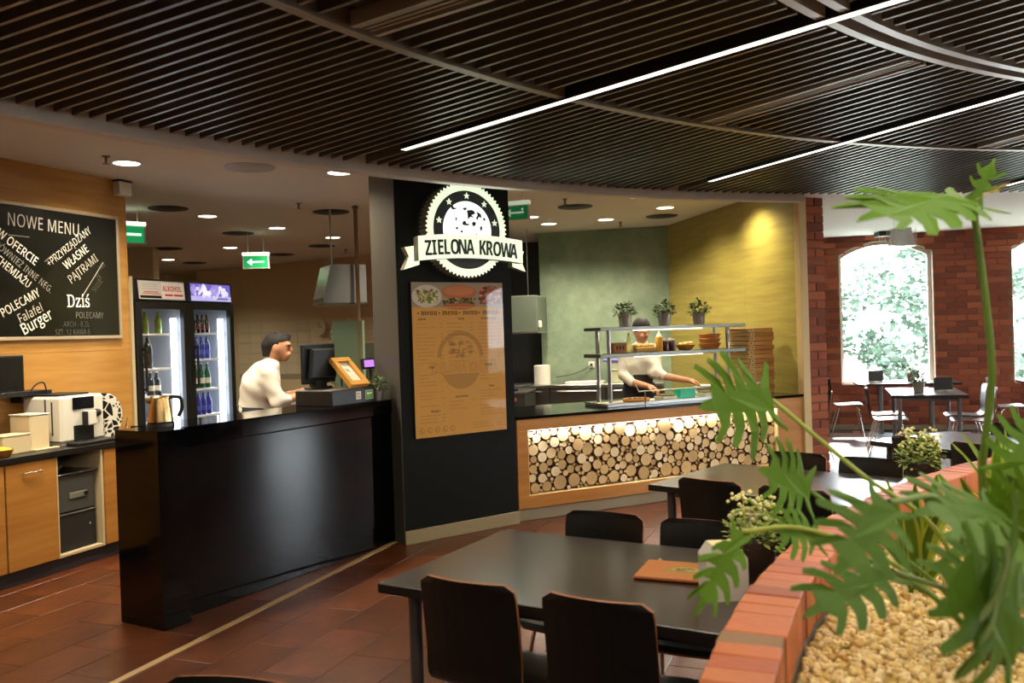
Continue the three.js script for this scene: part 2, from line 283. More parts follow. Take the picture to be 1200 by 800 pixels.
// recessed downlights
{
  const lens = cyl(0.1, 0.1, 0.006, 0, 0.0, 0, 24), ring = lathe([[0.098, 0.0], [0.1, -0.006], [0.118, -0.006], [0.122, 0.001]], 28), gm = glow(new THREE.Color(1, 0.9, 0.72), 6);
  for (const [x, z] of [[-3.05, -5.28], [-2.66, -5.46], [-3.0, -6.76], [-1.45, -7.42], [-1.67, -6.84], [-3.41, -9.7], [-2.95, -10.9], [-2.49, -12.1], [-4.23, -12.97], [-5.78, -14.48], [0.21, -8.51], [1.41, -9.28], [1.88, -10.2], [0.54, -11.36], [0.28, -10.64], [1.27, -11.11], [-4.3, -3.6], [-4.6, -7.9], [2.45, -9.35]]) {
    const t = thing('downlight', 'round recessed downlight glowing in the plaster ceiling', 'downlight', [x, H1, z], 0, 'round downlights in the plaster ceiling');
    part(t, 'trim_ring', ring, M.white); part(t, 'lens', lens.clone().translate(0, -0.005, 0), gm);
    const s = new THREE.SpotLight(WARM, LAMP.down, 0, 72 * D2R, 0.6, 2); s.position.y = -0.03; s.target.position.set(0, -3, 0); s.castShadow = true; s.shadow.radius = 4; t.add(s, s.target);
  }
  const vg = [lathe([[0.001, -0.004], [0.05, -0.012], [0.06, -0.006], [0.1, -0.016], [0.11, -0.006], [0.15, -0.014], [0.16, -0.002], [0.2, -0.008], [0.205, 0.002]], 28)];
  const vents = [[-2.12, -7.08], [-3.6, -9.06], [-2.0, -9.68], [-3.57, -11.29], [-5.11, -12.82], [-3.79, -14.24], [-5.6, -15.2], [-2.88, -13.15], [0.78, -9.89], [1.97, -10.95]];
  vents.forEach(([x, z], i) => { const t = thing('ceiling_vent', i === 0 ? 'pale round air vent in the plaster ceiling before the slats' : 'dark round air vent in the plaster ceiling', 'vent', [x, H1, z], 0, i ? 'dark round ceiling vents' : undefined); part(t, 'cone', vg, i ? M.darkGrey : M.diffuser); });
  for (const [x, z, h] of [[-3.04, -6.5, H1], [-2.2, -9.0, H1], [0.625, -9.3, H1], [1.5, -11.42, H1], [-2.63, -13.76, H1], [5.15, -9.9, H2], [6.3, -9.6, H2]]) {
    const t = thing('sprinkler', 'small metal fire sprinkler head hanging from the ceiling', 'sprinkler', [x, h, z], 0, 'fire sprinklers'); part(t, 'body', [cyl(0.03, 0.03, 0.006, 0, -0.006), cyl(0.009, 0.012, 0.05, 0, -0.055)], M.steelDark); part(t, 'deflector', cyl(0.026, 0.026, 0.004, 0, -0.06), M.steelDark);
  }
}
// ---------------------------------------------------------------- left wall, board, cabinets
{
  const w = struct('wall_left', [FL.x, 0, FL.z], FL.t);
  part(w, 'wall_core', bx(-6, 1.77, 0, H1, -0.75, -0.612), M.cream);
  const mw = [M.woodL];
  for (const [x0, x1] of [[-6, -3.1], [-3.1, -0.6], [-0.6, 1.775]]) for (const [y0, y1] of [[0, 1.57], [1.57, H1]]) part(w, 'panel', bx(x0 + 0.001, x1 - 0.001, y0 + 0.001, y1 - 0.001, -0.612, -0.6, 0.001), mw[0]);
  part(w, 'end_panel', bx(1.7755, 1.79, 0, H1, -0.75, -0.6, 0.001), M.woodL);
  const chalk = ctex(2048, 950, (c, W, H) => {
    c.fillStyle = '#0e100e'; c.fillRect(0, 0, W, H);
    const g = rng(5); for (let i = 0; i < 260; i++) { c.fillStyle = `rgba(150,150,140,${0.012 + g() * 0.02})`; c.beginPath(); c.ellipse(g() * W, g() * H, 30 + g() * 120, 10 + g() * 40, g() * 3, 0, 7); c.fill(); }
    const sx = 2048 / 2.2, sy = 950 / 1.02, X = (lx) => (lx + 0.55) * sx, Y = (y) => (2.71 - y) * sy;
    const wr = (s, lx, y, deg, size, font = 'sans-serif', col = '#e6e2d2', a = 0.9, lean = 0) => { c.save(); c.translate(X(lx), Y(y)); c.rotate(-deg * D2R); c.transform(0.82, 0, lean, 1, 0, 0); c.globalAlpha = a; c.font = `${Math.round(size * sy)}px ${font}`; c.lineWidth = size * sy * 0.018; c.strokeStyle = col; c.fillStyle = col; c.fillText(s, 0, 0); if (a > 0.9) c.strokeText(s, 0, 0); c.restore(); };
    wr('NOWE MENU', 0.61, 2.545, -2, 0.135, 'sans-serif', '#d8d4c6', 0.85);
    wr('W OFERCIE', 0.52, 2.46, -33, 0.095, 'sans-serif', '#e9e5d6', 1);
    wr('RÓWNIEŻ INNE NEG.', 0.50, 2.38, -36, 0.075, 'sans-serif', '#cfcaba', 0.7);
    wr('CHEMIAŻU', 0.5, 2.27, -36, 0.085, 'sans-serif', '#e4e0d0', 0.95);
    wr('✶', 0.93, 2.22, 0, 0.1); wr('✶', 1.04, 1.985, 0, 0.09);
    wr('+PRZYRZĄDZANY', 0.97, 2.245, 37, 0.085, 'sans-serif', '#ded9c8', 0.9);
    wr('WŁASNE', 1.13, 2.235, 37, 0.095, 'sans-serif', '#e4dfcf', 0.92);
    wr('PAJTRAMI', 1.17, 2.12, 37, 0.1, 'sans-serif', '#d8d2c0', 0.85);
    wr('NIE', 1.47, 2.25, 40, 0.06, 'sans-serif', '#a8a498', 0.45); wr('ŻE', 1.44, 2.16, 40, 0.06, 'sans-serif', '#a8a498', 0.4); wr('SŁOIK', 1.4, 2.06, 45, 0.06, 'sans-serif', '#a8a498', 0.4);
    c.strokeStyle = '#ddd8c8'; c.lineWidth = 6; c.beginPath(); c.moveTo(X(1.27), Y(2.02)); c.lineTo(X(1.5), Y(2.32)); c.stroke(); c.globalAlpha = 0.6; c.beginPath(); c.moveTo(X(0.62), Y(2.47)); c.lineTo(X(0.8), Y(2.47)); c.moveTo(X(0.93), Y(2.29)); c.lineTo(X(1.02), Y(2.36)); c.stroke(); c.globalAlpha = 1;
    wr('Dziś', 1.12, 1.935, 1, 0.14, 'serif', '#f4f0e2', 1);
    wr('POLECAMY', 1.2, 1.845, 0, 0.07, 'sans-serif', '#b9b5a6', 0.6);
    wr('ARCH - 8 ZŁ', 1.08, 1.775, 0, 0.06, 'sans-serif', '#9a968a', 0.4); wr('SZT. 12 KAWA 6', 1.0, 1.71, 0, 0.06, 'sans-serif', '#a09c90', 0.45);
    wr('POLECAMY', 0.55, 1.845, 28, 0.092, 'sans-serif', '#e6e1d0', 0.92); wr('Falafel', 0.69, 1.80, 25, 0.1, 'sans-serif', '#ddd8c6', 0.85); wr('Burger', 0.72, 1.71, 27, 0.12, 'sans-serif', '#eeeada', 0.95);
  });
  const b = thing('chalkboard', 'black chalkboard menu with white handwriting in a pale metal frame on the wood wall', 'chalkboard', at(FL, 0, 0, -0.6), FL.t);
  const pl = new THREE.PlaneGeometry(2.2, 1.02).translate(0.55, 2.2, 0.021); part(b, 'slate', pl, std(0xffffff, 0.22, { map: chalk }));
  part(b, 'backboard', bx(-0.55, 1.65, 1.69, 2.71, 0.002, 0.02), M.black);
  part(b, 'board_frame', [bx(-0.575, 1.675, 2.7, 2.728, 0.001, 0.032), bx(-0.575, 1.675, 1.672, 1.7, 0.001, 0.032), bx(1.65, 1.675, 1.7, 2.7, 0.001, 0.032), bx(-0.575, -0.55, 1.7, 2.7, 0.001, 0.032)], std(0xb9a68c, 0.4, { metalness: 0.3 }));
  const sp = thing('emergency_lamp', 'small white box fixed at the top corner of the wood wall', 'wall box', at(FL, 1.72, 0, -0.6), FL.t); part(sp, 'casing', cbox(0.14, 0.12, 0.08, 0, 2.975, 0.042, 0.008), M.white); part(sp, 'cap', cbox(0.145, 0.018, 0.085, 0, 3.04, 0.043, 0.003), M.darkGrey);
  const sh = thing('wall_shelf', 'short black wall shelf above the coffee corner', 'shelf', at(FL, 0, 0, -0.6), FL.t); part(sh, 'board', bx(-0.1, 0.8, 1.255, 1.29, 0.001, 0.2), M.black); for (const q of [0.1, 0.6]) part(sh, 'bracket', bx(q, q + 0.02, 1.2, 1.255, 0.001, 0.12), M.black);
  const sc = thing('wall_screen', 'dark grey screen standing on the black wall shelf', 'screen', at(FL, 0, 0, -0.6), FL.t); part(sc, 'casing', bx(0.22, 0.68, 1.291, 1.56, 0.03, 0.06, 0.005), M.black); part(sc, 'glass', bx(0.235, 0.665, 1.305, 1.545, 0.0605, 0.0615, 0.0004), std(0x1d1d1b, 0.15));
}
{
  // cabinets
  const unit = (x0, x1, label) => { const t = thing('base_cabinet', label, 'cabinet', at(FL, x0, 0, 0), FL.t, 'wooden base cabinets'); part(t, 'body', bx(0, x1 - x0, 0.1, 0.83, -0.56, 0), M.woodC); const d = part(t, 'door', bx(0.003, x1 - x0 - 0.003, 0.105, 0.825, 0.001, 0.02), M.woodC); part(d, 'handle', tube([[(x1 - x0) / 2 - 0.075, 0.755, 0.02], [(x1 - x0) / 2 - 0.065, 0.757, 0.042], [(x1 - x0) / 2 + 0.065, 0.757, 0.042], [(x1 - x0) / 2 + 0.075, 0.755, 0.02]], 0.006, 12, 6, 0.1), M.chrome); return t; };
  unit(-1.15, -0.56, 'wooden base cabinet farthest from the safe under the coffee worktop'); unit(-0.555, 0.05, 'wooden base cabinet second from the safe under the coffee worktop'); unit(0.055, 0.457, 'wooden base cabinet with bar handle right beside the safe'); unit(0.872, 1.325, 'wooden base cabinet between the safe and the drinks fridge');
  const n = thing('cabinet_niche', 'open cabinet frame of pale wood holding a grey safe', 'cabinet', at(FL, 0.46, 0, 0), FL.t);
  part(n, 'side_panel', [bx(0, 0.012, 0.1, 0.83, -0.56, 0.012), bx(0.388, 0.41, 0.1, 0.83, -0.56, 0.012)], M.cream); part(n, 'bottom_panel', bx(0.012, 0.388, 0.1, 0.122, -0.56, 0.012), M.cream); part(n, 'back_panel', bx(0.012, 0.388, 0.122, 0.83, -0.56, -0.54), M.black); part(n, 'shelf', bx(0.012, 0.388, 0.68, 0.69, -0.54, -0.01), M.steelDark);
  const sf = thing('safe', 'dark grey metal safe with a keypad strip inside the open cabinet', 'safe', at(FL, 0.46, 0, 0), FL.t); part(sf, 'body', bx(0.03, 0.37, 0.405, 0.675, -0.45, -0.03, 0.008), std(0x4a4a46, 0.5)); part(sf, 'keypad', bx(0.13, 0.29, 0.50, 0.545, -0.03, -0.022), std(0x7a776c, 0.4)); part(sf, 'knob', cyl(0.014, 0.014, 0.015).rotateX(Math.PI / 2).translate(0.272, 0.523, -0.022), M.black);
  const sb = thing('small_fridge', 'dark under-counter fridge box below the grey safe', 'fridge', at(FL, 0.46, 0, 0), FL.t); part(sb, 'body', bx(0.03, 0.37, 0.123, 0.40, -0.45, -0.03, 0.008), std(0x2a2a28, 0.5)); part(sb, 'door_strip', bx(0.03, 0.37, 0.385, 0.397, -0.03, -0.024), M.steelDark); part(sb, 'status_lamp', cbox(0.008, 0.012, 0.004, 0.31, 0.29, -0.028, 0.001), glow(new THREE.Color(0.8, 0.9, 0.8), 0.6));
  const bl = thing('metal_bowl', 'small grey bowl on the shelf above the safe', 'bowl', at(FL, 0.54, 0.69, -0.12), 0); part(bl, 'shell', lathe([[0.001, 0.0], [0.03, 0.0], [0.06, 0.04], [0.065, 0.06], [0.061, 0.06], [0.055, 0.04], [0.001, 0.006]], 20), M.zinc);
  const wt = thing('worktop', 'dark stone worktop over the wooden base cabinets', 'worktop', at(FL, 0, 0, 0), FL.t); part(wt, 'slab', bx(-1.2, 1.33, 0.832, 0.875, -0.598, 0.035), std(0x1c1917, 0.35));
  const kk = struct('baseboard_cabinets', at(FL, 0, 0, 0), FL.t); part(kk, 'board', bx(-1.15, 1.325, 0, 0.099, -0.05, -0.015), M.kick);
}
{ // coffee machine
  const t = thing('coffee_machine', 'white coffee machine with a black and white patched round end on the worktop', 'coffee machine', at(FL, 0.63, 0.875, -0.12), FL.t);
  part(t, 'body', [bx(0, 0.40, 0.02, 0.37, -0.40, 0, 0.02), bx(0.02, 0.38, 0, 0.03, -0.38, -0.02)], M.whiteGloss);
  part(t, 'side_slot', [bx(-0.003, 0.002, 0.08, 0.33, -0.10, -0.085), bx(-0.003, 0.002, 0.06, 0.35, -0.165, -0.15)], M.darkGrey);
  part(t, 'display', bx(0.10, 0.29, 0.265, 0.355, -0.002, 0.012), std(0x0c0e18, 0.15)); part(t, 'spout', bx(0.19, 0.27, 0.14, 0.25, 0, 0.06, 0.008), M.whiteGloss); part(t, 'spout_trim', bx(0.182, 0.19, 0.13, 0.245, 0, 0.058), M.black); part(t, 'steam_knob', new THREE.SphereGeometry(0.03, 14, 10).translate(0.315, 0.225, 0.012), M.black);
  part(t, 'cup_niche', bx(0.105, 0.285, 0.03, 0.145, -0.003, 0.008), M.black); part(t, 'drip_tray', bx(0.03, 0.40, 0, 0.028, 0, 0.13, 0.006), M.black); part(t, 'lid', bx(0.02, 0.30, 0.37, 0.384, -0.36, -0.05), M.black);
  const pat = ctex(256, 256, (c) => { c.fillStyle = '#e8e2d2'; c.fillRect(0, 0, 256, 256); const g = rng(9), S = []; for (let i = 0; i < 64; i++) S.push([g() * 256, g() * 256]); const im = c.getImageData(0, 0, 256, 256); for (let y = 0; y < 256; y++) for (let x = 0; x < 256; x++) { let a = 1e9, b = 1e9; for (const s of S) { const d = Math.hypot(x - s[0], y - s[1]); if (d < a) { b = a; a = d; } else if (d < b) b = d; } if (b - a > 7) { const i = (y * 256 + x) * 4; im.data[i] = 22; im.data[i + 1] = 20; im.data[i + 2] = 18; } } c.putImageData(im, 0, 0); });
  pat.wrapS = pat.wrapT = THREE.RepeatWrapping; const half = new THREE.Shape(); half.moveTo(0.40, 0.01); half.absarc(0.40, 0.185, 0.172, -Math.PI / 2, Math.PI / 2, false); half.lineTo(0.40, 0.01);
  const hg = extr(half, 0.36, 0.01, 16).translate(0, 0, -0.37), p = hg.attributes.position, uv = hg.attributes.uv; for (let i = 0; i < p.count; i++) uv.setXY(i, p.getX(i) * 3 + p.getZ(i) * 1.6, p.getY(i) * 2.7); part(t, 'patched_end', hg, std(0xffffff, 0.3, { map: pat }));
  part(t, 'cable', tube([[0.06, 0.39, -0.3], [-0.0, 0.40, -0.3], [0.03, 0.46, -0.28], [0.09, 0.47, -0.27], [0.11, 0.38, -0.26]], 0.006, 24, 6), M.black);
  const b1 = thing('paper_box', 'low cream cardboard box on the dark worktop', 'box', at(FL, 0.16, 0.875, -0.13), FL.t); part(b1, 'body', bx(0, 0.22, 0, 0.125, -0.16, 0, 0.006), M.cream); part(b1, 'lid', bx(-0.004, 0.224, 0.125, 0.135, -0.164, 0.004), M.cream);
  const b2 = thing('milk_box', 'tall cream box beside the coffee machine', 'box', at(FL, 0.40, 0.875, -0.16), FL.t); part(b2, 'body', bx(0, 0.16, 0, 0.25, -0.2, 0, 0.006), M.cream); part(b2, 'lid', bx(-0.004, 0.164, 0.25, 0.262, -0.204, 0.004), M.whiteGloss); part(b2, 'feet', bx(0.0, 0.2, 0, 0.012, 0.002, 0.05), M.cream);
  const bw = thing('fruit_bowl', 'orange and yellow bowl at the near end of the worktop', 'bowl', at(FL, 0.1, 0.875, -0.06), 0); part(bw, 'shell', lathe([[0.001, 0], [0.045, 0], [0.07, 0.05], [0.072, 0.055], [0.066, 0.055], [0.04, 0.008], [0.001, 0.006]], 20), std(0xb5762a, 0.5)); part(bw, 'filling', new THREE.SphereGeometry(0.06, 16, 8).scale(1, 0.4, 1).translate(0, 0.048, 0), std(0xc4c02c, 0.6));
  const tg = thing('tea_glasses', 'clear drinking glass beside the coffee machine', 'glass', at(FL, 1.24, 0.875, -0.16), 0); part(tg, 'cup', lathe([[0.001, 0.004], [0.03, 0.004], [0.036, 0.11], [0.033, 0.11], [0.028, 0.012], [0.001, 0.012]], 18), M.glass); part(tg, 'spoon', rod([0.01, 0.02, 0], [0.05, 0.16, 0.02], 0.003, 6), M.chrome);
}
// ---------------------------------------------------------------- drinks fridges and their bottles
{
  const FF = frame(-3.43, -7.78, 68.9), FK = 1.12;   // stands behind the end of the wood wall
  const hd1 = ctex(512, 160, (c, W, H) => { c.fillStyle = '#cfc4b6'; c.fillRect(0, 0, W, H); c.fillStyle = '#b9aea0'; for (let k = 0; k < 3; k++) c.fillRect(40, 26 + k * 20, 170, 7); c.fillStyle = '#c0524a'; c.fillRect(60, 92, 150, 8); c.fillRect(40, 108, 190, 7); c.fillStyle = '#17130f'; c.fillRect(16, 128, 228, 22); c.fillStyle = '#e8d8cc'; c.fillRect(252, 12, 252, 136); c.fillStyle = '#c2342c'; c.font = 'bold 66px sans-serif'; c.save(); c.translate(262, 86); c.scale(0.72, 1); c.fillText('ALKOHOL', 0, 0); c.restore(); c.fillRect(284, 112, 90, 16); c.fillRect(386, 112, 106, 16); });
  const hd2 = ctex(512, 160, (c, W, H) => { c.fillStyle = '#6d5fb8'; c.fillRect(0, 0, W, H); const g = rng(3); for (let k = 0; k < 40; k++) { c.fillStyle = g() > 0.4 ? 'rgba(240,240,255,0.85)' : 'rgba(150,140,215,0.8)'; c.beginPath(); c.ellipse(30 + g() * 450, 30 + g() * 70, 12 + g() * 40, 10 + g() * 24, g() * 3, 0, 7); c.fill(); } c.fillStyle = 'rgba(200,200,240,0.7)'; c.fillRect(0, 112, W, 48); c.fillStyle = '#2a2468'; c.font = 'italic 40px serif'; c.fillText('L', 300, 146); c.strokeStyle = '#2a2468'; c.lineWidth = 5; c.beginPath(); for (let q = 0; q < 60; q++) c.lineTo(330 + q * 2.4, 136 + 8 * Math.sin(q * 0.9)); c.stroke(); });
  const mk = (x0, hd, label, tint, levels) => {
    const t = thing('drinks_fridge', label, 'fridge', at(FF, x0 * FK, 0, 0), FF.t), w = 0.596, hdm = new THREE.MeshStandardMaterial({ color: 0xffffff, map: hd, roughness: 0.25, emissive: 0xffffff, emissiveMap: hd, emissiveIntensity: tint });
    t.scale.setScalar(FK);
    part(t, 'cabinet', [bx(0, 0.03, 0.06, 1.985, -0.56, -0.03), bx(w - 0.03, w, 0.06, 1.985, -0.56, -0.03), bx(0.03, w - 0.03, 0.06, 1.985, -0.56, -0.53), bx(0.03, w - 0.03, 1.8, 1.985, -0.53, -0.04), bx(0.03, w - 0.03, 0.06, 0.3, -0.53, -0.04), bx(0.03, w - 0.03, 0, 0.06, -0.5, -0.06)], x0 ? std(0x191a1e, 0.4) : M.black);
    part(t, 'liner', [bx(0.031, 0.035, 0.3, 1.8, -0.53, -0.04), bx(w - 0.035, w - 0.031, 0.3, 1.8, -0.53, -0.04), bx(0.035, w - 0.035, 0.3, 1.8, -0.529, -0.524)], std(0x9aa0aa, 0.4));
    const d = part(t, 'door', [bx(0.0, 0.065, 0.1, 1.795, -0.03, 0.015), bx(w - 0.055, w, 0.1, 1.795, -0.03, 0.015), bx(0.065, w - 0.055, 1.735, 1.795, -0.03, 0.015), bx(0.065, w - 0.055, 0.1, 0.32, -0.03, 0.015)], M.black);
    part(d, 'pane', new THREE.PlaneGeometry(w - 0.12, 1.415).translate(w / 2 + 0.005, 1.0275, -0.005), M.pane);
    part(d, 'handle', [bx(0.045, 0.065, 1.05, 1.42, 0.045, 0.06), bx(0.05, 0.06, 1.06, 1.08, 0.01, 0.05), bx(0.05, 0.06, 1.39, 1.41, 0.01, 0.05)], M.black);
    const hdr = part(t, 'header', bx(0, w, 1.80, 1.985, -0.06, 0.0, 0.006), M.black);
    const sg = new THREE.PlaneGeometry(w - 0.07, 0.155); sg.rotateX(-0.08).translate(w / 2, 1.892, 0.012); part(hdr, 'header_sign', sg, hdm);
    for (const y of levels) part(t, 'shelf', [...Array(7).keys()].map((k) => rod([0.04, y, -0.08 - k * 0.065], [w - 0.04, y, -0.08 - k * 0.065], 0.003, 5)).concat([bx(0.04, w - 0.04, y - 0.012, y + 0.006, -0.07, -0.062)]), M.white);
    const lt = part(t, 'light_tube', bx(w - 0.125, w - 0.07, 0.5, 1.66, -0.08, -0.05, 0.004), glow(COOL, 7));
    const l = new THREE.RectAreaLight(COOL, LAMP.fridge, 0.03, 1.15); l.position.set(w - 0.13, 1.08, -0.1); l.rotation.set(0, Math.PI * 0.3, 0); t.add(l);
    part(t, 'rear_grid', [...Array(22).keys()].map((k) => bx(0.04, w - 0.04, 0.55 + k * 0.05, 0.556 + k * 0.05, -0.523, -0.518, 0.001)), std(0x6c727c, 0.5));
    return t;
  };
  mk(0, hd1, 'black glass-door drinks fridge with a red ALKOHOL header sign', 0.25, [1.525, 1.23, 1.0, 0.75]); mk(0.602, hd2, 'black glass-door drinks fridge with a lit violet header sign', 0.9, [1.525, 1.29, 1.02, 0.78]);
  const side = struct('trim_1', at(FF, 0, 0, 0), FF.t); part(side, 'side_panel', bx(-0.045, -0.008, 0, 2.235, -0.6, 0.0), M.cream);
  const bottle = (x, y, z, h, r, col, lab, label, group, neck = 0.42) => {
    const t = thing('bottle', label, 'bottle', at(FF, x * FK, y * FK, z * FK), 0, group); t.scale.setScalar(FK);
    part(t, 'glass', lathe([[0.001, 0], [r, 0], [r, h * (1 - neck)], [r * 0.8, h * (1 - neck * 0.75)], [r * 0.42, h * (1 - neck * 0.45)], [r * 0.36, h * 0.97], [0.001, h * 0.97]], 12), phy(col, 0.12));
    part(t, 'cap', cyl(r * 0.4, r * 0.4, h * 0.05, 0, h * 0.95, 0, 10), lab); part(t, 'paper_label', new THREE.CylinderGeometry(r * 1.01, r * 1.01, h * 0.22, 12, 1, true).translate(0, h * 0.3, 0), lab); return t;
  };
  const cream = std(0xd8d4c4, 0.7), blueLab = std(0x4a55b8, 0.6), dark = std(0x2a1512, 0.6);
  for (let k = 0; k < 5; k++) bottle(0.11 + k * 0.075, 1.531, -0.15 - (k % 2) * 0.08, 0.185, 0.03, 0x6f8a22, std(0x5d6e2a, 0.5), 'yellow-green beer bottle on the top shelf of the left fridge', 'green bottles on the top fridge shelf', 0.4);
  bottle(0.17, 1.236, -0.14, 0.26, 0.036, 0x262f1a, cream, 'dark wine bottle with a cream label in the left fridge'); bottle(0.27, 1.236, -0.14, 0.285, 0.038, 0x10131c, dark, 'tall black wine bottle in the left fridge, middle shelf');
  bottle(0.29, 1.006, -0.14, 0.2, 0.032, 0x2a3040, cream, 'slim wine bottle on the lower shelf of the left fridge', 'wine bottles on the lower shelf'); bottle(0.36, 1.006, -0.14, 0.2, 0.032, 0x2a3040, cream, 'slim wine bottle on the lower shelf of the left fridge', 'wine bottles on the lower shelf'); bottle(0.18, 1.006, -0.14, 0.2, 0.03, 0x39412c, cream, 'slim wine bottle on the lower shelf of the left fridge', 'wine bottles on the lower shelf');
  for (let k = 0; k < 6; k++) bottle(0.70 + k * 0.058, 1.531, -0.13, 0.17, 0.025, 0x241410, std(0x7a2620, 0.5), 'dark cola bottle on the top shelf of the right fridge', 'dark bottles on the top fridge shelf', 0.5);
  for (let k = 0; k < 5; k++) bottle(0.70 + k * 0.068, 1.296, -0.12, 0.2, 0.028, 0x3e4aa8, blueLab, 'blue water bottle on the second shelf of the right fridge', 'blue bottles on the second fridge shelf', 0.4);
  for (let k = 0; k < 4; k++) bottle(0.74 + k * 0.075, 1.026, -0.12, 0.23, 0.03, 0x1f5a38, cream, 'green water bottle on the third shelf of the right fridge', 'green bottles on the third fridge shelf', 0.5);
  for (let k = 0; k < 5; k++) bottle(0.70 + k * 0.068, 0.786, -0.12, 0.2, 0.028, 0x3b3aa0, blueLab, 'small violet-blue bottle on the lower shelf of the right fridge', 'blue bottles on the lower fridge shelf', 0.4);
}
// ---------------------------------------------------------------- smooth bodies: surface nets over a distance field
function sdfMesh(f, lo, hi, cell) {
  const n = [0, 1, 2].map((k) => Math.ceil((hi[k] - lo[k]) / cell) + 1), id = (i, j, k) => (k * n[1] + j) * n[0] + i, val = new Float32Array(n[0] * n[1] * n[2]), vid = new Int32Array(val.length).fill(-1), P = [], N = [], I = [];
  for (let k = 0; k < n[2]; k++) for (let j = 0; j < n[1]; j++) for (let i = 0; i < n[0]; i++) val[id(i, j, k)] = f(lo[0] + i * cell, lo[1] + j * cell, lo[2] + k * cell);
  const E = [[0, 1], [2, 3], [4, 5], [6, 7], [0, 2], [1, 3], [4, 6], [5, 7], [0, 4], [1, 5], [2, 6], [3, 7]];
  for (let k = 0; k < n[2] - 1; k++) for (let j = 0; j < n[1] - 1; j++) for (let i = 0; i < n[0] - 1; i++) {
    const c = []; for (let q = 0; q < 8; q++) c.push(val[id(i + (q & 1), j + (q >> 1 & 1), k + (q >> 2))]);
    let x = 0, y = 0, z = 0, m = 0;
    for (const [a, b] of E) if ((c[a] < 0) !== (c[b] < 0)) { const t = c[a] / (c[a] - c[b]); x += (a & 1) + t * ((b & 1) - (a & 1)); y += (a >> 1 & 1) + t * ((b >> 1 & 1) - (a >> 1 & 1)); z += (a >> 2) + t * ((b >> 2) - (a >> 2)); m++; }
    if (!m) continue;
    const px = lo[0] + (i + x / m) * cell, py = lo[1] + (j + y / m) * cell, pz = lo[2] + (k + z / m) * cell, e = cell * 0.5;
    vid[id(i, j, k)] = P.length / 3; P.push(px, py, pz);
    const g = V3(f(px + e, py, pz) - f(px - e, py, pz), f(px, py + e, pz) - f(px, py - e, pz), f(px, py, pz + e) - f(px, py, pz - e)).normalize(); N.push(g.x, g.y, g.z);
  }
  const quad = (a, b, c, d, flip) => { if (a < 0 || b < 0 || c < 0 || d < 0) return; flip ? I.push(a, c, b, a, d, c) : I.push(a, b, c, a, c, d); };
  for (let k = 1; k < n[2] - 1; k++) for (let j = 1; j < n[1] - 1; j++) for (let i = 1; i < n[0] - 1; i++) {
    const s = val[id(i, j, k)] < 0;
    if (s !== val[id(i + 1, j, k)] < 0) quad(vid[id(i, j - 1, k - 1)], vid[id(i, j, k - 1)], vid[id(i, j, k)], vid[id(i, j - 1, k)], !s);
    if (s !== val[id(i, j + 1, k)] < 0) quad(vid[id(i - 1, j, k - 1)], vid[id(i - 1, j, k)], vid[id(i, j, k)], vid[id(i, j, k - 1)], !s);
    if (s !== val[id(i, j, k + 1)] < 0) quad(vid[id(i - 1, j - 1, k)], vid[id(i, j - 1, k)], vid[id(i, j, k)], vid[id(i - 1, j, k)], !s);
  }
  const g = new THREE.BufferGeometry(); g.setAttribute('position', new THREE.Float32BufferAttribute(P, 3)); g.setAttribute('normal', new THREE.Float32BufferAttribute(N, 3)); g.setAttribute('uv', new THREE.Float32BufferAttribute(new Float32Array(P.length / 3 * 2), 2)); g.setIndex(I); return g;
}
// tapered capsule between a (radius ra) and b (radius rb), squashed in z by q
const cap = (a, b, ra, rb) => (x, y, z) => { const dx = b[0] - a[0], dy = b[1] - a[1], dz = b[2] - a[2], L = dx * dx + dy * dy + dz * dz, t = Math.max(0, Math.min(1, ((x - a[0]) * dx + (y - a[1]) * dy + (z - a[2]) * dz) / L)); return Math.hypot(x - a[0] - t * dx, y - a[1] - t * dy, z - a[2] - t * dz) - (ra + (rb - ra) * t); };
const ell = (c, r) => (x, y, z) => { const k = Math.hypot((x - c[0]) / r[0], (y - c[1]) / r[1], (z - c[2]) / r[2]); return (k - 1) * Math.min(...r); };
const smin = (k, ...fs) => (x, y, z) => { let d = 1e9; for (const f of fs) { const e = f(x, y, z), h = Math.max(k - Math.abs(d - e), 0) / k; d = Math.min(d, e) - h * h * k * 0.25; } return d; };
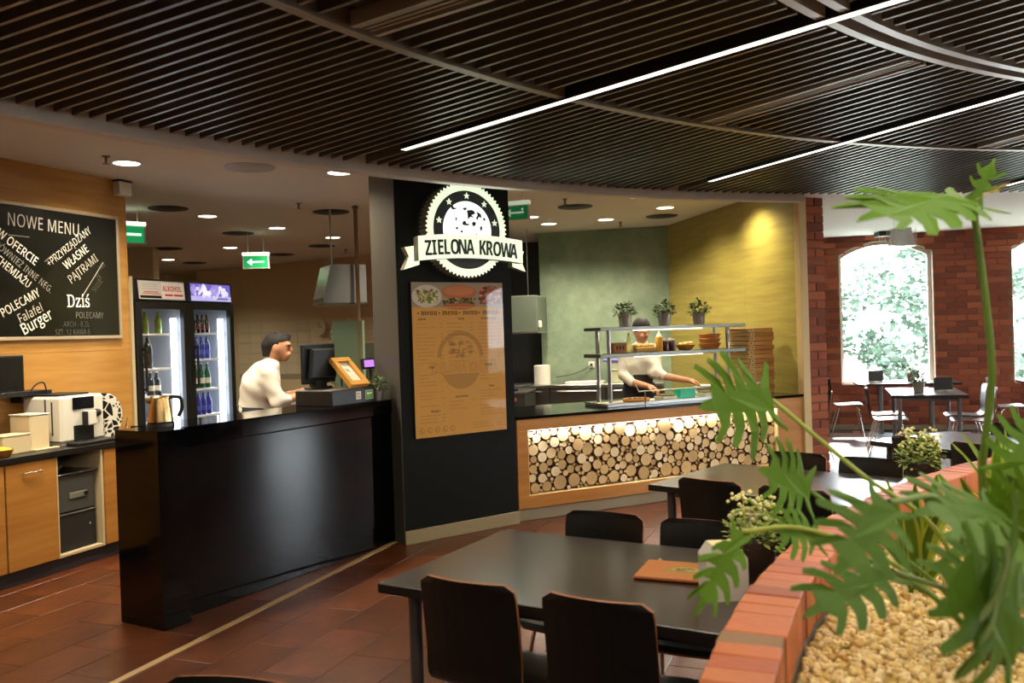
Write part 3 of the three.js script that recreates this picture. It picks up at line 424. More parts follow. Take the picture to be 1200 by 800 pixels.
// a hand: palm at the wrist w pointing along unit vector d, palm normal p
function handGeo(w, d, p, curl = 0.5, s = 1) {
  const W = V3(...w), D = V3(...d).normalize(), Pn = V3(...p).normalize(), S = D.clone().cross(Pn).normalize(), fs = [];
  const pt = (a, b, c) => W.clone().addScaledVector(D, a * s).addScaledVector(S, b * s).addScaledVector(Pn, c * s).toArray();
  fs.push(cap(pt(0, 0, 0), pt(0.05, 0, 0), 0.024 * s, 0.03 * s), cap(pt(0.05, -0.022, 0), pt(0.085, -0.026, 0), 0.017 * s, 0.015 * s), cap(pt(0.05, 0.022, 0), pt(0.085, 0.026, 0), 0.017 * s, 0.015 * s));
  const palm = smin(0.02 * s, ...fs), fing = [];
  [[-0.03, 0.07], [-0.01, 0.082], [0.012, 0.078], [0.032, 0.062]].forEach(([o, L]) => { const a = pt(0.085, o, 0), b = pt(0.085 + L * 0.5 * Math.cos(curl), o, L * 0.5 * Math.sin(curl)), c = pt(0.085 + L * 0.5 * Math.cos(curl) + L * 0.45 * Math.cos(curl * 2.4), o, L * 0.5 * Math.sin(curl) + L * 0.45 * Math.sin(curl * 2.4)); fing.push(cap(a, b, 0.0095 * s, 0.009 * s), cap(b, c, 0.009 * s, 0.0075 * s)); });
  const a = pt(0.025, -0.026, 0.004), b = pt(0.06, -0.056, 0.02), c = pt(0.092, -0.056, 0.034); fing.push(cap(a, b, 0.014 * s, 0.011 * s), cap(b, c, 0.011 * s, 0.009 * s));
  const f = smin(0.01 * s, palm, ...fing), m = pt(0.09, 0, 0.02);
  return sdfMesh(f, m.map((v) => v - 0.15 * s), m.map((v) => v + 0.15 * s), 0.005 * s);
}
// ---------------------------------------------------------------- black bar and what stands on it
{
  const t = thing('bar_counter', 'long glossy black service bar with a thick black top', 'bar counter', at(FB, 0, 0, 0), FB.t);
  part(t, 'front_panel', bx(0, 2.05, 0, 1.005, -0.05, 0, 0.004), M.blackGloss); part(t, 'end_panel', bx(-0.187, 0, 0, 1.118, -0.303, 0.077, 0.004), M.blackGloss);
  part(t, 'top_slab', bx(0.001, 2.08, 1.006, 1.118, -0.42, 0.012, 0.006), M.blackGloss); part(t, 'rear_shelf', bx(0.001, 1.9, 0.55, 0.58, -0.40, -0.051), M.black); part(t, 'rear_post', [bx(0.3, 0.34, 0, 1.005, -0.3, -0.051), bx(1.7, 1.74, 0, 1.005, -0.3, -0.051)], M.black);
  const k = thing('kettle', 'brushed steel kettle with a black handle at the end of the bar', 'kettle', at(FB, 0.05, 1.118, -0.2), 0.5);
  part(k, 'body', lathe([[0.001, 0.02], [0.072, 0.02], [0.074, 0.03], [0.056, 0.165], [0.05, 0.18], [0.001, 0.188]], 24), std(0xc9a873, 0.25, { metalness: 1 })); part(k, 'base', cyl(0.078, 0.076, 0.02), M.black);
  part(k, 'handle', tube([[0.045, 0.17, 0], [0.11, 0.165, 0], [0.125, 0.11, 0], [0.1, 0.05, 0]], 0.011, 18, 8), M.black); part(k, 'spout', cbox(0.04, 0.03, 0.035, -0.06, 0.155, 0, 0.008), std(0xc9a873, 0.25, { metalness: 1 })); part(k, 'lid_knob', cyl(0.014, 0.01, 0.02, 0, 0.186, 0), M.black);
  const c = thing('cash_box', 'long black box with stickers on top of the bar', 'box', at(FB, 1.36, 1.118, -0.02), FB.t);
  part(c, 'body', bx(0, 0.47, 0, 0.112, -0.36, 0, 0.004), M.black); part(c, 'top_plate', bx(0.005, 0.33, 0.112, 0.117, -0.35, 0.004), std(0x6d6456, 0.4));
  const stk = ctex(128, 128, (x) => { x.fillStyle = '#d9cdb4'; x.fillRect(0, 0, 128, 128); x.fillStyle = '#a8502c'; x.fillRect(24, 20, 30, 34); x.fillRect(74, 26, 28, 20); x.fillStyle = '#7a5a3a'; x.fillRect(20, 74, 90, 10); x.fillRect(30, 94, 70, 8); });
  const stg = ctex(128, 128, (x) => { x.fillStyle = '#3f7a34'; x.fillRect(0, 0, 128, 128); x.strokeStyle = '#b8cfa0'; x.lineWidth = 8; x.strokeRect(6, 6, 116, 116); x.fillStyle = '#cfe0b4'; x.fillRect(24, 28, 50, 40); x.beginPath(); x.arc(92, 46, 18, 0, 7); x.fill(); x.fillStyle = '#7fae68'; x.fillRect(22, 84, 84, 14); });
  part(c, 'card_sticker', new THREE.PlaneGeometry(0.058, 0.06).translate(0.29, 0.06, 0.0015), std(0xffffff, 0.6, { map: stk })); part(c, 'green_sticker', new THREE.PlaneGeometry(0.095, 0.07).translate(0.415, 0.058, 0.0015), std(0xffffff, 0.6, { map: stg }));
  part(c, 'rivet', [[0.345, 0.02], [0.36, 0.02], [0.345, 0.095], [0.36, 0.095]].map(([x, y]) => cyl(0.004, 0.004, 0.004, 0, 0, 0, 8).rotateX(Math.PI / 2).translate(x, y, 0)), M.chrome);
  const mo = thing('cash_monitor', 'black till monitor seen from behind on the bar box', 'monitor', at(FB, 1.37, 1.236, -0.3), FB.t);
  part(mo, 'screen_back', [cbox(0.36, 0.30, 0.03, 0.16, 0.19, 0.0, 0.01), extr(poly([[0.03, 0.09], [0.29, 0.09], [0.27, 0.29], [0.05, 0.29]]), 0.05, 0.012).translate(0, 0, -0.0)], M.black); part(mo, 'stand', [bx(0.1, 0.22, 0.001, 0.06, -0.04, 0.03), bx(0.06, 0.26, 0.001, 0.016, -0.055, 0.05)], M.black); part(mo, 'cable', tube([[0.22, 0.06, 0.06], [0.25, 0.03, 0.07], [0.3, 0.03, 0.06]], 0.004, 12, 6), M.steelDark);
  const fr = thing('picture_frame', 'light wooden frame with a printed card tilted towards the customers', 'frame', at(FB, 1.58, 1.2355, -0.03), FB.t);
  { const w = 0.21, h = 0.29, g = new THREE.Group(); const card = ctex(128, 192, (x) => { x.fillStyle = '#e8dfcc'; x.fillRect(0, 0, 128, 192); x.strokeStyle = '#46603a'; x.lineWidth = 5; x.beginPath(); x.ellipse(64, 78, 24, 18, 0, 0, 7); x.stroke(); x.fillStyle = '#46603a'; x.fillRect(52, 70, 24, 14); x.fillStyle = '#a89c86'; for (let k = 0; k < 5; k++) x.fillRect(24, 116 + k * 12, 80, 4); });
    const A = 45 * D2R, tilt = (q) => q.rotateX(-A).translate(0, 0, 0.0);
    part(fr, 'frame_bar', [bx(0, w, 0, 0.045, -0.02, 0.02), bx(0, w, h - 0.045, h, -0.02, 0.02), bx(0, 0.045, 0.045, h - 0.045, -0.02, 0.02), bx(w - 0.045, w, 0.045, h - 0.045, -0.02, 0.02)].map((q) => tilt(q).translate(0, 0.012, 0)), std(0xc9913f, 0.45)); part(fr, 'card', tilt(new THREE.PlaneGeometry(w - 0.08, h - 0.08).translate(w / 2, h / 2, 0.0)).translate(0, 0.012, 0), std(0xffffff, 0.5, { map: card })); part(fr, 'strut', rod([w / 2, 0.006, -0.18], [w / 2, 0.19, -0.185], 0.006), M.black); }
  const cd = thing('customer_display', 'small till display with a glowing violet screen on a pole', 'display', at(FB, 1.985, 1.118, -0.17), FB.t); part(cd, 'pole', cyl(0.012, 0.012, 0.24), M.black); part(cd, 'foot', cyl(0.05, 0.05, 0.012), M.black);
  part(cd, 'casing', cbox(0.15, 0.085, 0.03, 0, 0.285, 0, 0.006).rotateX(-0.1), M.black); part(cd, 'screen', new THREE.PlaneGeometry(0.12, 0.055).translate(0, 0.286, 0.017).rotateX(-0.1), glow(new THREE.Color(0.62, 0.25, 1.0), 1.1));
}
// herb in a zinc pot: pot, soil, foliage
const HERBS = [];
function herbGeo(seed, r, h, n, ls) { const g = rng(seed), L = []; const leafG = new THREE.BufferGeometry(); leafG.setAttribute('position', new THREE.Float32BufferAttribute([0, 0, 0, 0.35, 0.06, 0.5, 0, 0.0, 1, 0, 0, 0, 0, 0, 1, -0.35, 0.06, 0.5], 3)); leafG.setAttribute('uv', new THREE.Float32BufferAttribute(new Float32Array(12), 2)); leafG.computeVertexNormals();
  for (let i = 0; i < n; i++) { const a = g() * 6.283, q = Math.sqrt(g()), y = g(), rad = r * q * (0.45 + 0.6 * Math.sin(Math.PI * (0.25 + 0.65 * y))); const m = leafG.clone(); m.scale(ls * (0.7 + g() * 0.6), ls, ls * (0.7 + g() * 0.6)); m.rotateX(-0.9 + g() * 1.5); m.rotateY(-a + Math.PI / 2 + (g() - 0.5) * 1.6); m.translate(Math.cos(a) * rad, y * h * (1 - 0.35 * q * q), Math.sin(a) * rad); L.push(m); } return mergeGeometries(L); }
const herbA = herbGeo(1, 0.085, 0.11, 240, 0.032), herbB = herbGeo(2, 0.085, 0.12, 240, 0.032);
function herbPot(pos, label, group, k = 1, pr = 0.055, ph = 0.1, pm = M.zinc, hm = M.herb) {
  const t = thing('potted_herb', label, 'potted plant', pos, R() * 6, group);
  part(t, 'pot', lathe([[0.001, 0], [pr * 0.76, 0], [pr * 0.8, 0.004], [pr, ph * 0.96], [pr * 1.05, ph], [pr * 0.97, ph], [pr * 0.9, ph * 0.9], [0.001, ph * 0.9]], 20).scale(k, k, k), pm); part(t, 'soil', cyl(pr * 0.9, pr * 0.9, 0.006, 0, ph * 0.86, 0, 16).scale(k, k, k), M.soil);
  part(t, 'foliage', (R() > 0.5 ? herbA : herbB).clone().translate(0, ph * 0.85, 0).scale(k, k, k), hm); return t;
}
herbPot(at(FB, 1.905, 1.118, -0.045), 'small green herb in a zinc pot at the bar end beside the till', undefined, 0.95);
// ---------------------------------------------------------------- pillar with sign and menu
{
  const p = struct('wall_pillar', at(FP, 0, 0, 0), FP.t); part(p, 'wall_core', bx(0, 1.078, 0, H1, -0.42, 0, 0.004), M.pillar); part(p, 'side_panel', bx(-0.006, -0.0005, 0, H1, -0.42, -0.001, 0.001), std(0x4a453a, 0.55));
  const b = struct('baseboard_pillar', at(FP, 0, 0, 0), FP.t); part(b, 'board', bx(-0.004, 1.08, 0, 0.105, 0.0, 0.014), std(0x8f7f5c, 0.55));
  const menu = ctex(1024, 1440, (c, W, H) => {
    c.fillStyle = '#c08d45'; c.fillRect(0, 0, W, H); const g = rng(77);
    for (let i = 0; i < 4000; i++) { c.fillStyle = g() > 0.5 ? 'rgba(90,60,25,0.06)' : 'rgba(235,205,150,0.06)'; c.fillRect(g() * W, g() * H, 2 + g() * 10, 1 + g() * 2); }
    c.fillStyle = '#8d7f6a'; c.fillRect(0, 0, W, 235);
    const blob = (x, y, rx, ry, col) => { c.fillStyle = col; c.beginPath(); c.ellipse(x, y, rx, ry, 0, 0, 7); c.fill(); };
    blob(165, 130, 160, 105, '#b8b0a2'); for (let i = 0; i < 170; i++) blob(60 + g() * 210, 70 + g() * 120, 6 + g() * 16, 5 + g() * 10, ['#5d6a2a', '#8a9440', '#a8a070', '#c4b890', '#7a4a2c'][Math.floor(g() * 5)]);
    blob(520, 95, 195, 70, '#a8613a'); blob(520, 80, 170, 45, '#b87048'); for (let i = 0; i < 120; i++) blob(350 + g() * 340, 150 + g() * 55, 8 + g() * 22, 5 + g() * 9, ['#4a3a1c', '#6a5030', '#5c6a30', '#9a8a50', '#3a2416'][Math.floor(g() * 5)]); blob(520, 225, 180, 30, '#a05a36');
    blob(880, 120, 140, 90, '#8a4a30'); for (let i = 0; i < 110; i++) blob(760 + g() * 250, 50 + g() * 150, 8 + g() * 24, 6 + g() * 12, ['#9a4a36', '#b86a4a', '#6a2c20', '#c08a60', '#3c2a1a'][Math.floor(g() * 5)]);
    c.fillStyle = '#c08d45'; c.fillRect(0, 232, W, 8);
    c.fillStyle = '#3a2612'; c.font = 'bold 64px serif'; ['menu', 'menu', 'menu', 'menu'].forEach((s, k) => { c.save(); c.translate(95 + k * 228, 305); c.scale(0.95, 1); c.fillText(s, 0, 0); c.restore(); }); for (let k = 0; k < 5; k++) blob(66 + k * 226, 288, 8, 8, '#3a2612');
    // pale emblem printed behind the text
    c.globalAlpha = 0.28; c.strokeStyle = '#5a4020'; c.lineWidth = 44; c.beginPath(); c.arc(515, 720, 240, Math.PI * 1.02, Math.PI * 1.98); c.stroke(); c.fillStyle = '#5a4020'; c.beginPath(); c.arc(515, 790, 220, 0.35, Math.PI - 0.35); c.fill(); for (let i = 0; i < 22; i++) blob(400 + g() * 240, 560 + g() * 150, 10 + g() * 26, 8 + g() * 16, '#5a4020'); c.globalAlpha = 0.4; c.lineWidth = 4; c.strokeStyle = '#4a3014'; c.font = 'bold 120px sans-serif'; c.save(); c.translate(180, 850); c.scale(0.78, 1); c.strokeText('ZIELONA KROWA', 0, 0); c.restore(); c.globalAlpha = 1;
    const lines = (x0, x1, y0, y1, step) => { for (let y = y0; y < y1; y += step) { if (g() < 0.1) continue; const e = x0 + (x1 - x0) * (0.4 + g() * 0.4); c.globalAlpha = 0.62; c.fillStyle = '#4a3216'; c.font = '17px sans-serif'; let s = ''; while (s.length * 8 < e - x0) s += 'aeiouwzknrstml'[Math.floor(g() * 14)] + (g() < 0.16 ? ' ' : ''); c.fillText(s, x0, y); if (g() > 0.3) c.fillText(String(8 + Math.floor(g() * 20)) + ',00', x1 - 44, y); c.globalAlpha = 1; } };
    const head = (s, x, y) => { c.fillStyle = '#2e1c0c'; c.font = 'bold 26px sans-serif'; c.fillText(s, x, y); };
    head('Sałatki', 60, 352); lines(40, 330, 392, 760, 33); head('Pasty', 500, 352); lines(370, 670, 392, 560, 36); lines(380, 660, 590, 780, 40); head('Dodatki i sosy', 760, 352); lines(720, 985, 392, 760, 33);
    head('Zupy', 160, 800); lines(50, 330, 835, 1160, 32); head('Burgery', 170, 1210); lines(50, 330, 1245, 1310, 30); head('Sosy do dań', 440, 1090); lines(370, 670, 1130, 1230, 34); head('Napoje', 790, 800); lines(720, 985, 840, 960, 30); head('Piwa', 830, 1010); lines(720, 985, 1045, 1290, 29);
    for (let k = 0; k < 5; k++) { c.strokeStyle = '#8a6430'; c.lineWidth = 5; c.beginPath(); c.arc(70 + k * 82, 1375, 26, 0, 7); c.stroke(); c.beginPath(); c.arc(70 + k * 82, 1375, 12, 0.5, 5); c.stroke(); } lines(620, 960, 1350, 1400, 22);
  });
  const m = thing('menu_poster', 'tall brown menu board with food photos on the black pillar', 'menu board', at(FP, 0, 0, 0), FP.t); part(m, 'board', bx(0.105, 0.972, 0.808, 2.03, 0.001, 0.022, 0.002), M.black); part(m, 'print', new THREE.PlaneGeometry(0.863, 1.218).translate(0.5385, 1.419, 0.0228), phy(0xffffff, 0.5, { map: menu, clearcoat: 0.2, clearcoatRoughness: 0.02, specularIntensity: 0.3 }));
}
{ // round gear sign with banner
  const t = thing('restaurant_sign', 'round glowing gear-edged sign with a ZIELONA KROWA banner on the black pillar', 'sign', at(FP, 0.585, 2.442, 0), FP.t);
  const lit = new THREE.MeshStandardMaterial({ color: 0xe8efd0, roughness: 0.5, emissive: new THREE.Color(0.86, 1.0, 0.72), emissiveIntensity: 0.8 }), litW = new THREE.MeshStandardMaterial({ color: 0xffffff, roughness: 0.5, emissive: new THREE.Color(0.95, 1.0, 0.97), emissiveIntensity: 0.95 }), rim = std(0x8d8774, 0.6), dk = std(0x14161c, 0.5);
  const gear = (r, e, n) => { const s = new THREE.Shape(); for (let i = 0; i < n * 2; i++) { const a = i / (n * 2) * Math.PI * 2, q = i & 1 ? r : r - e; i ? s.lineTo(q * Math.cos(a), q * Math.sin(a)) : s.moveTo(q, 0); } s.closePath(); return s; };
  const gs = gear(0.385, 0.022, 66); part(t, 'gear_disc', extr(gs, 0.1).translate(0, 0, 0.01), [lit, rim]);
  const circ = (r) => { const s = new THREE.Shape(); s.absarc(0, 0, r, 0, Math.PI * 2); return s; }, ringS = circ(0.312); ringS.holes.push(circ(0.228));
  part(t, 'dark_ring', extr(ringS, 0.006, 0, 40).translate(0, 0, 0.11), dk); part(t, 'white_disc', extr(circ(0.23), 0.005, 0, 40).translate(0, 0, 0.11), litW); part(t, 'wall_mount', extr(circ(0.2), 0.01, 0, 20), dk);
  part(t, 'lower_field', extr((() => { const s = new THREE.Shape(); s.absarc(0, 0, 0.312, -Math.PI + 0.62, -0.62, false); s.closePath(); return s; })(), 0.008, 0, 30).translate(0, 0, 0.111), dk);
  const star = (x, y) => { const s = new THREE.Shape(); for (let i = 0; i < 10; i++) { const a = Math.PI / 2 + i * Math.PI / 5, q = i & 1 ? 0.012 : 0.028; i ? s.lineTo(x + q * Math.cos(a), y + q * Math.sin(a)) : s.moveTo(x + q * Math.cos(a), y + q * Math.sin(a)); } s.closePath(); return s; };
  for (const d of [14, 52, 90, 128, 166]) part(t, 'star', extr(star(0.27 * Math.cos(d * D2R), 0.27 * Math.sin(d * D2R)), 0.004).translate(0, 0, 0.116), lit);
  // patches of the animal emblem
  const pat = (pts) => { const s = new THREE.Shape(); s.moveTo(...pts[0]); s.splineThru(pts.slice(1).concat([pts[0]]).map((q) => new THREE.Vector2(...q))); return s; };
  const patches = [[[0.0, 0.155], [0.05, 0.16], [0.075, 0.14], [0.06, 0.125], [0.04, 0.12], [0.06, 0.1], [0.03, 0.105], [0.01, 0.085], [0.005, 0.12]], [[0.09, 0.15], [0.13, 0.13], [0.13, 0.1], [0.11, 0.11], [0.1, 0.085], [0.085, 0.1], [0.1, 0.12]], [[-0.04, 0.065], [-0.02, 0.07], [-0.01, 0.05], [0.02, 0.045], [0.0, 0.035], [-0.045, 0.04]], [[0.045, 0.06], [0.065, 0.068], [0.08, 0.055], [0.07, 0.035], [0.05, 0.035]], [[0.12, 0.03], [0.135, 0.035], [0.14, 0.01], [0.125, 0.0]], [[-0.15, 0.175], [-0.135, 0.155], [-0.105, 0.16], [-0.1, 0.17], [-0.12, 0.168], [-0.135, 0.19]], [[-0.04, 0.17], [-0.02, 0.155], [0.0, 0.172], [-0.02, 0.175]], [[-0.11, 0.015], [-0.095, 0.02], [-0.09, 0.005], [-0.105, 0.0]], [[-0.065, -0.01], [-0.05, -0.005], [-0.048, -0.02], [-0.062, -0.025]], [[0.155, 0.105], [0.17, 0.1], [0.168, 0.08], [0.155, 0.085]], [[0.08, -0.03], [0.09, -0.03], [0.092, -0.06], [0.08, -0.06]], [[0.115, -0.04], [0.13, -0.04], [0.13, -0.06], [0.115, -0.06]], [[-0.11, 0.09], [-0.1, 0.095], [-0.1, 0.07], [-0.108, 0.07]]];
  part(t, 'emblem_patch', patches.map((q) => extr(pat(q), 0.004, 0, 4).translate(0, 0, 0.115)), dk); part(t, 'emblem_ground', extr(poly([[-0.13, -0.055], [0.13, -0.07], [0.13, -0.085], [-0.13, -0.07]]), 0.004).translate(0, 0, 0.115), dk);
  // banner: arched main strip and two folded tails
  const arcY = (x) => 0.03 * (1 - (x / 0.49) ** 2), band = new THREE.Shape(); for (let k = 0; k <= 24; k++) { const x = -0.49 + 0.98 * k / 24; k ? band.lineTo(x, -0.075 + arcY(x)) : band.moveTo(x, -0.075 + arcY(x)); } for (let k = 24; k >= 0; k--) { const x = -0.49 + 0.98 * k / 24; band.lineTo(x, -0.262 + arcY(x)); }
  part(t, 'banner', extr(band, 0.075).translate(0, 0, 0.105), [lit, rim]);
  for (const s of [-1, 1]) part(t, 'banner_tail', extr(poly([[s * 0.44, -0.135], [s * 0.565, -0.155], [s * 0.53, -0.225], [s * 0.575, -0.325], [s * 0.44, -0.285]].map((q) => q)), 0.06).translate(0, 0, 0.04), [lit, rim]);
  const font = await new FontLoader().loadAsync('fonts/droid/droid_sans_bold.typeface.json');
  const txt = 'ZIELONA KROWA', gl = [...txt].map((ch) => { if (ch === ' ') return { w: 0.035 }; const g = new TextGeometry(ch, { font, size: 0.105, depth: 0.006, curveSegments: 4 }); g.computeBoundingBox(); const b = g.boundingBox; g.translate(-b.min.x, 0, 0).scale(0.54, 1.0, 1); return { g, w: (b.max.x - b.min.x) * 0.54 + 0.021, ch }; });
  const tot = gl.reduce((s, q) => s + q.w, 0), k = 0.86 / tot; let x = -0.43;
  for (const q of gl) { if (q.g) { const c = x + q.w * k / 2; q.g.scale(k, 1.12, 1).rotateZ(-c * 0.13); part(t, 'letter', q.g.translate(x, -0.232 + arcY(c) , 0.18), M.black); } x += q.w * k; }
  const l = new THREE.RectAreaLight(new THREE.Color(0.86, 1, 0.78), 1.6, 0.7, 0.6); l.position.z = 0.2; l.rotation.y = Math.PI; t.add(l);
}
// ---------------------------------------------------------------- log-fronted counter
{
  const t = thing('log_counter', 'wooden service counter faced with round cut log ends under a black top', 'counter', at(FC, 0, 0, 0), FC.t);
  part(t, 'frame_panel', [bx(0, 3.26, 0.772, 0.868, -0.04, 0), bx(0, 3.26, 0.105, 0.216, -0.04, 0), bx(0, 0.105, 0.216, 0.772, -0.04, 0), bx(2.93, 3.26, 0.216, 0.772, -0.04, 0)], M.woodC);
  part(t, 'inner_edge', [bx(0.1, 0.112, 0.216, 0.772, -0.1, -0.002), bx(2.915, 2.935, 0.216, 0.772, -0.1, 0.004), bx(0.105, 2.93, 0.212, 0.22, -0.1, -0.002)], std(0xd2b076, 0.5));
  part(t, 'back_panel', bx(0.09, 2.95, 0.2, 0.78, -0.13, -0.1), M.woodC);
  part(t, 'carcass', [bx(0, 3.26, 0.02, 0.868, -0.9, -0.84), bx(0.0, 0.04, 0.02, 0.868, -0.84, -0.13), bx(3.22, 3.26, 0.02, 0.868, -0.84, -0.13)], M.darkGrey);
  part(t, 'worktop', bx(-0.0, 3.27, 0.87, 0.895, -0.92, 0.02), phy(0x0b0c0b, 0.1));
  part(t, 'plinth', bx(0.0, 3.26, 0, 0.1, -0.1, -0.02), M.stone);
  // circle packing of log ends
  const g = rng(4242), C = [], X0 = 0.118, X1 = 2.912, Y0 = 0.222, Y1 = 0.768;
  const sizes = []; for (let i = 0; i < 30; i++) sizes.push(0.054 + g() * 0.016); for (let i = 0; i < 120; i++) sizes.push(0.037 + g() * 0.012); for (let i = 0; i < 150; i++) sizes.push(0.025 + g() * 0.01); for (let i = 0; i < 420; i++) sizes.push(0.011 + g() * 0.009);
  for (const r of sizes) { const tries = r > 0.05 ? 40 : 420; let best = null, bd = 1e9; for (let k = 0; k < tries; k++) { const x = X0 + r + g() * (X1 - X0 - 2 * r), y = Y0 + r + g() * (Y1 - Y0 - 2 * r); let d = Math.min(x - X0 - r, X1 - x - r, y - Y0 - r, Y1 - y - r); let ok = true; for (const c of C) { const e = Math.hypot(c[0] - x, c[1] - y) - c[2] - r; if (e < 0.0008) { ok = false; break; } d = Math.min(d, e); } if (ok && d < bd) { bd = d; best = [x, y, r]; } } if (best && C.length < 620) C.push(best); }
  C.sort((a, b) => b[2] - a[2]);
  const ringTex = (seed, a, b) => { const q = rng(seed), ox = (q() - 0.5) * 0.12, oy = (q() - 0.5) * 0.12, A = hex(a), B = hex(b); return dtex(128, 128, (u, v) => { const x = u - 0.5 - ox, y = v - 0.5 - oy, an = Math.atan2(y, x), r = Math.hypot(x, y) + 0.012 * Math.sin(an * 3 + seed) + 0.008 * N1(u * 12, v * 12, 12, 12); const rings = 0.5 + 0.5 * Math.sin(r * 95), crack = Math.abs(Math.sin(an * 1.5 + seed)) < 0.02 && r < 0.33 ? 0.3 : 0; return mixc(A, B, Math.max(0, Math.min(1, 0.62 + rings * 0.2 - crack - (r < 0.03 ? 0.35 : 0) + (N2(u * 20, v * 20, 20, 20) - 0.5) * 0.25))); }); };
  const faces = [ringTex(1, 0xb8955f, 0xeed6a6), ringTex(2, 0xb08a55, 0xe6ca94), ringTex(3, 0xa58050, 0xdcbc84), ringTex(4, 0xc0a070, 0xf2e2bc), ringTex(5, 0x9a7a4c, 0xcdb07c)].map((m) => std(0xffffff, 0.8, { map: m })), bark = std(0x6a4e34, 0.9);
  const sec = 12, cg = []; for (let v = 0; v < 3; v++) { const q = new THREE.CylinderGeometry(1, 1, 1, sec, 1, false); q.rotateX(Math.PI / 2); q.rotateZ(v * 2.1); cg.push(q); }
  C.slice(0, 300).forEach(([x, y, r], i) => { const L = 0.055 + g() * 0.03, m = part(t, 'log', cg[i % 3], [bark, faces[Math.floor(g() * 5)], bark]); m.scale.set(r * 0.985, r * (0.93 + g() * 0.06), L); m.position.set(x, y, -0.1 + L / 2); });
  const rest = C.slice(300).map(([x, y, r]) => flat(new THREE.CylinderGeometry(r, r, 0.06, 8).rotateX(Math.PI / 2).translate(x, y, -0.07))); if (rest.length) part(t, 'log', mergeGeometries(rest), faces[2]).userData.kind = 'stuff';
  const strip = thing('counter_light_strip', 'thin white light strip hidden under the upper rail of the log counter', 'light strip', at(FC, 0, 0, 0), FC.t); part(strip, 'profile', bx(0.115, 2.915, 0.771 - 0.004, 0.7715, -0.035, -0.008, 0.0005), glow(new THREE.Color(1, 0.96, 0.9), 4));
  const l = new THREE.RectAreaLight(new THREE.Color(1, 0.94, 0.86), LAMP.log, 2.8, 0.018); l.position.set(1.515, 0.7655, -0.012); l.rotation.set(-Math.PI / 2 - 0.25, 0, 0, 'XYZ'); strip.add(l);
}
// trim and brick column at the end of the counter
{
  const tr = struct('trim_2', at(FC, 0, 0, 0), FC.t); part(tr, 'board', bx(3.272, 3.372, 0, H1, -0.06, 0.02), M.woodTrim);
  const w = struct('wall_column', at(FC, 0, 0, 0), FC.t); part(w, 'wall_core', bx(3.378, 3.622, 0, H1, -0.28, -0.008), M.mortar);
  const P = 0.088, gs = { a: cbox(0.248, P - 0.01, 0.27, 0, 0, 0, 0.004), b: cbox(0.119, P - 0.01, 0.27, 0, 0, 0, 0.004) };
  for (let r = 0; r < 34; r++) { const y = (r + 0.5) * P; if (r % 2) part(w, 'brick', gs.a, M.brickD[Math.floor(R() * 5)]).position.set(3.5, y, -0.13 + rr(-0.001, 0.002)); else for (const x of [3.4355, 3.5645]) part(w, 'brick', gs.b, M.brickD[Math.floor(R() * 5)]).position.set(x, y, -0.13 + rr(-0.001, 0.002)); }
}
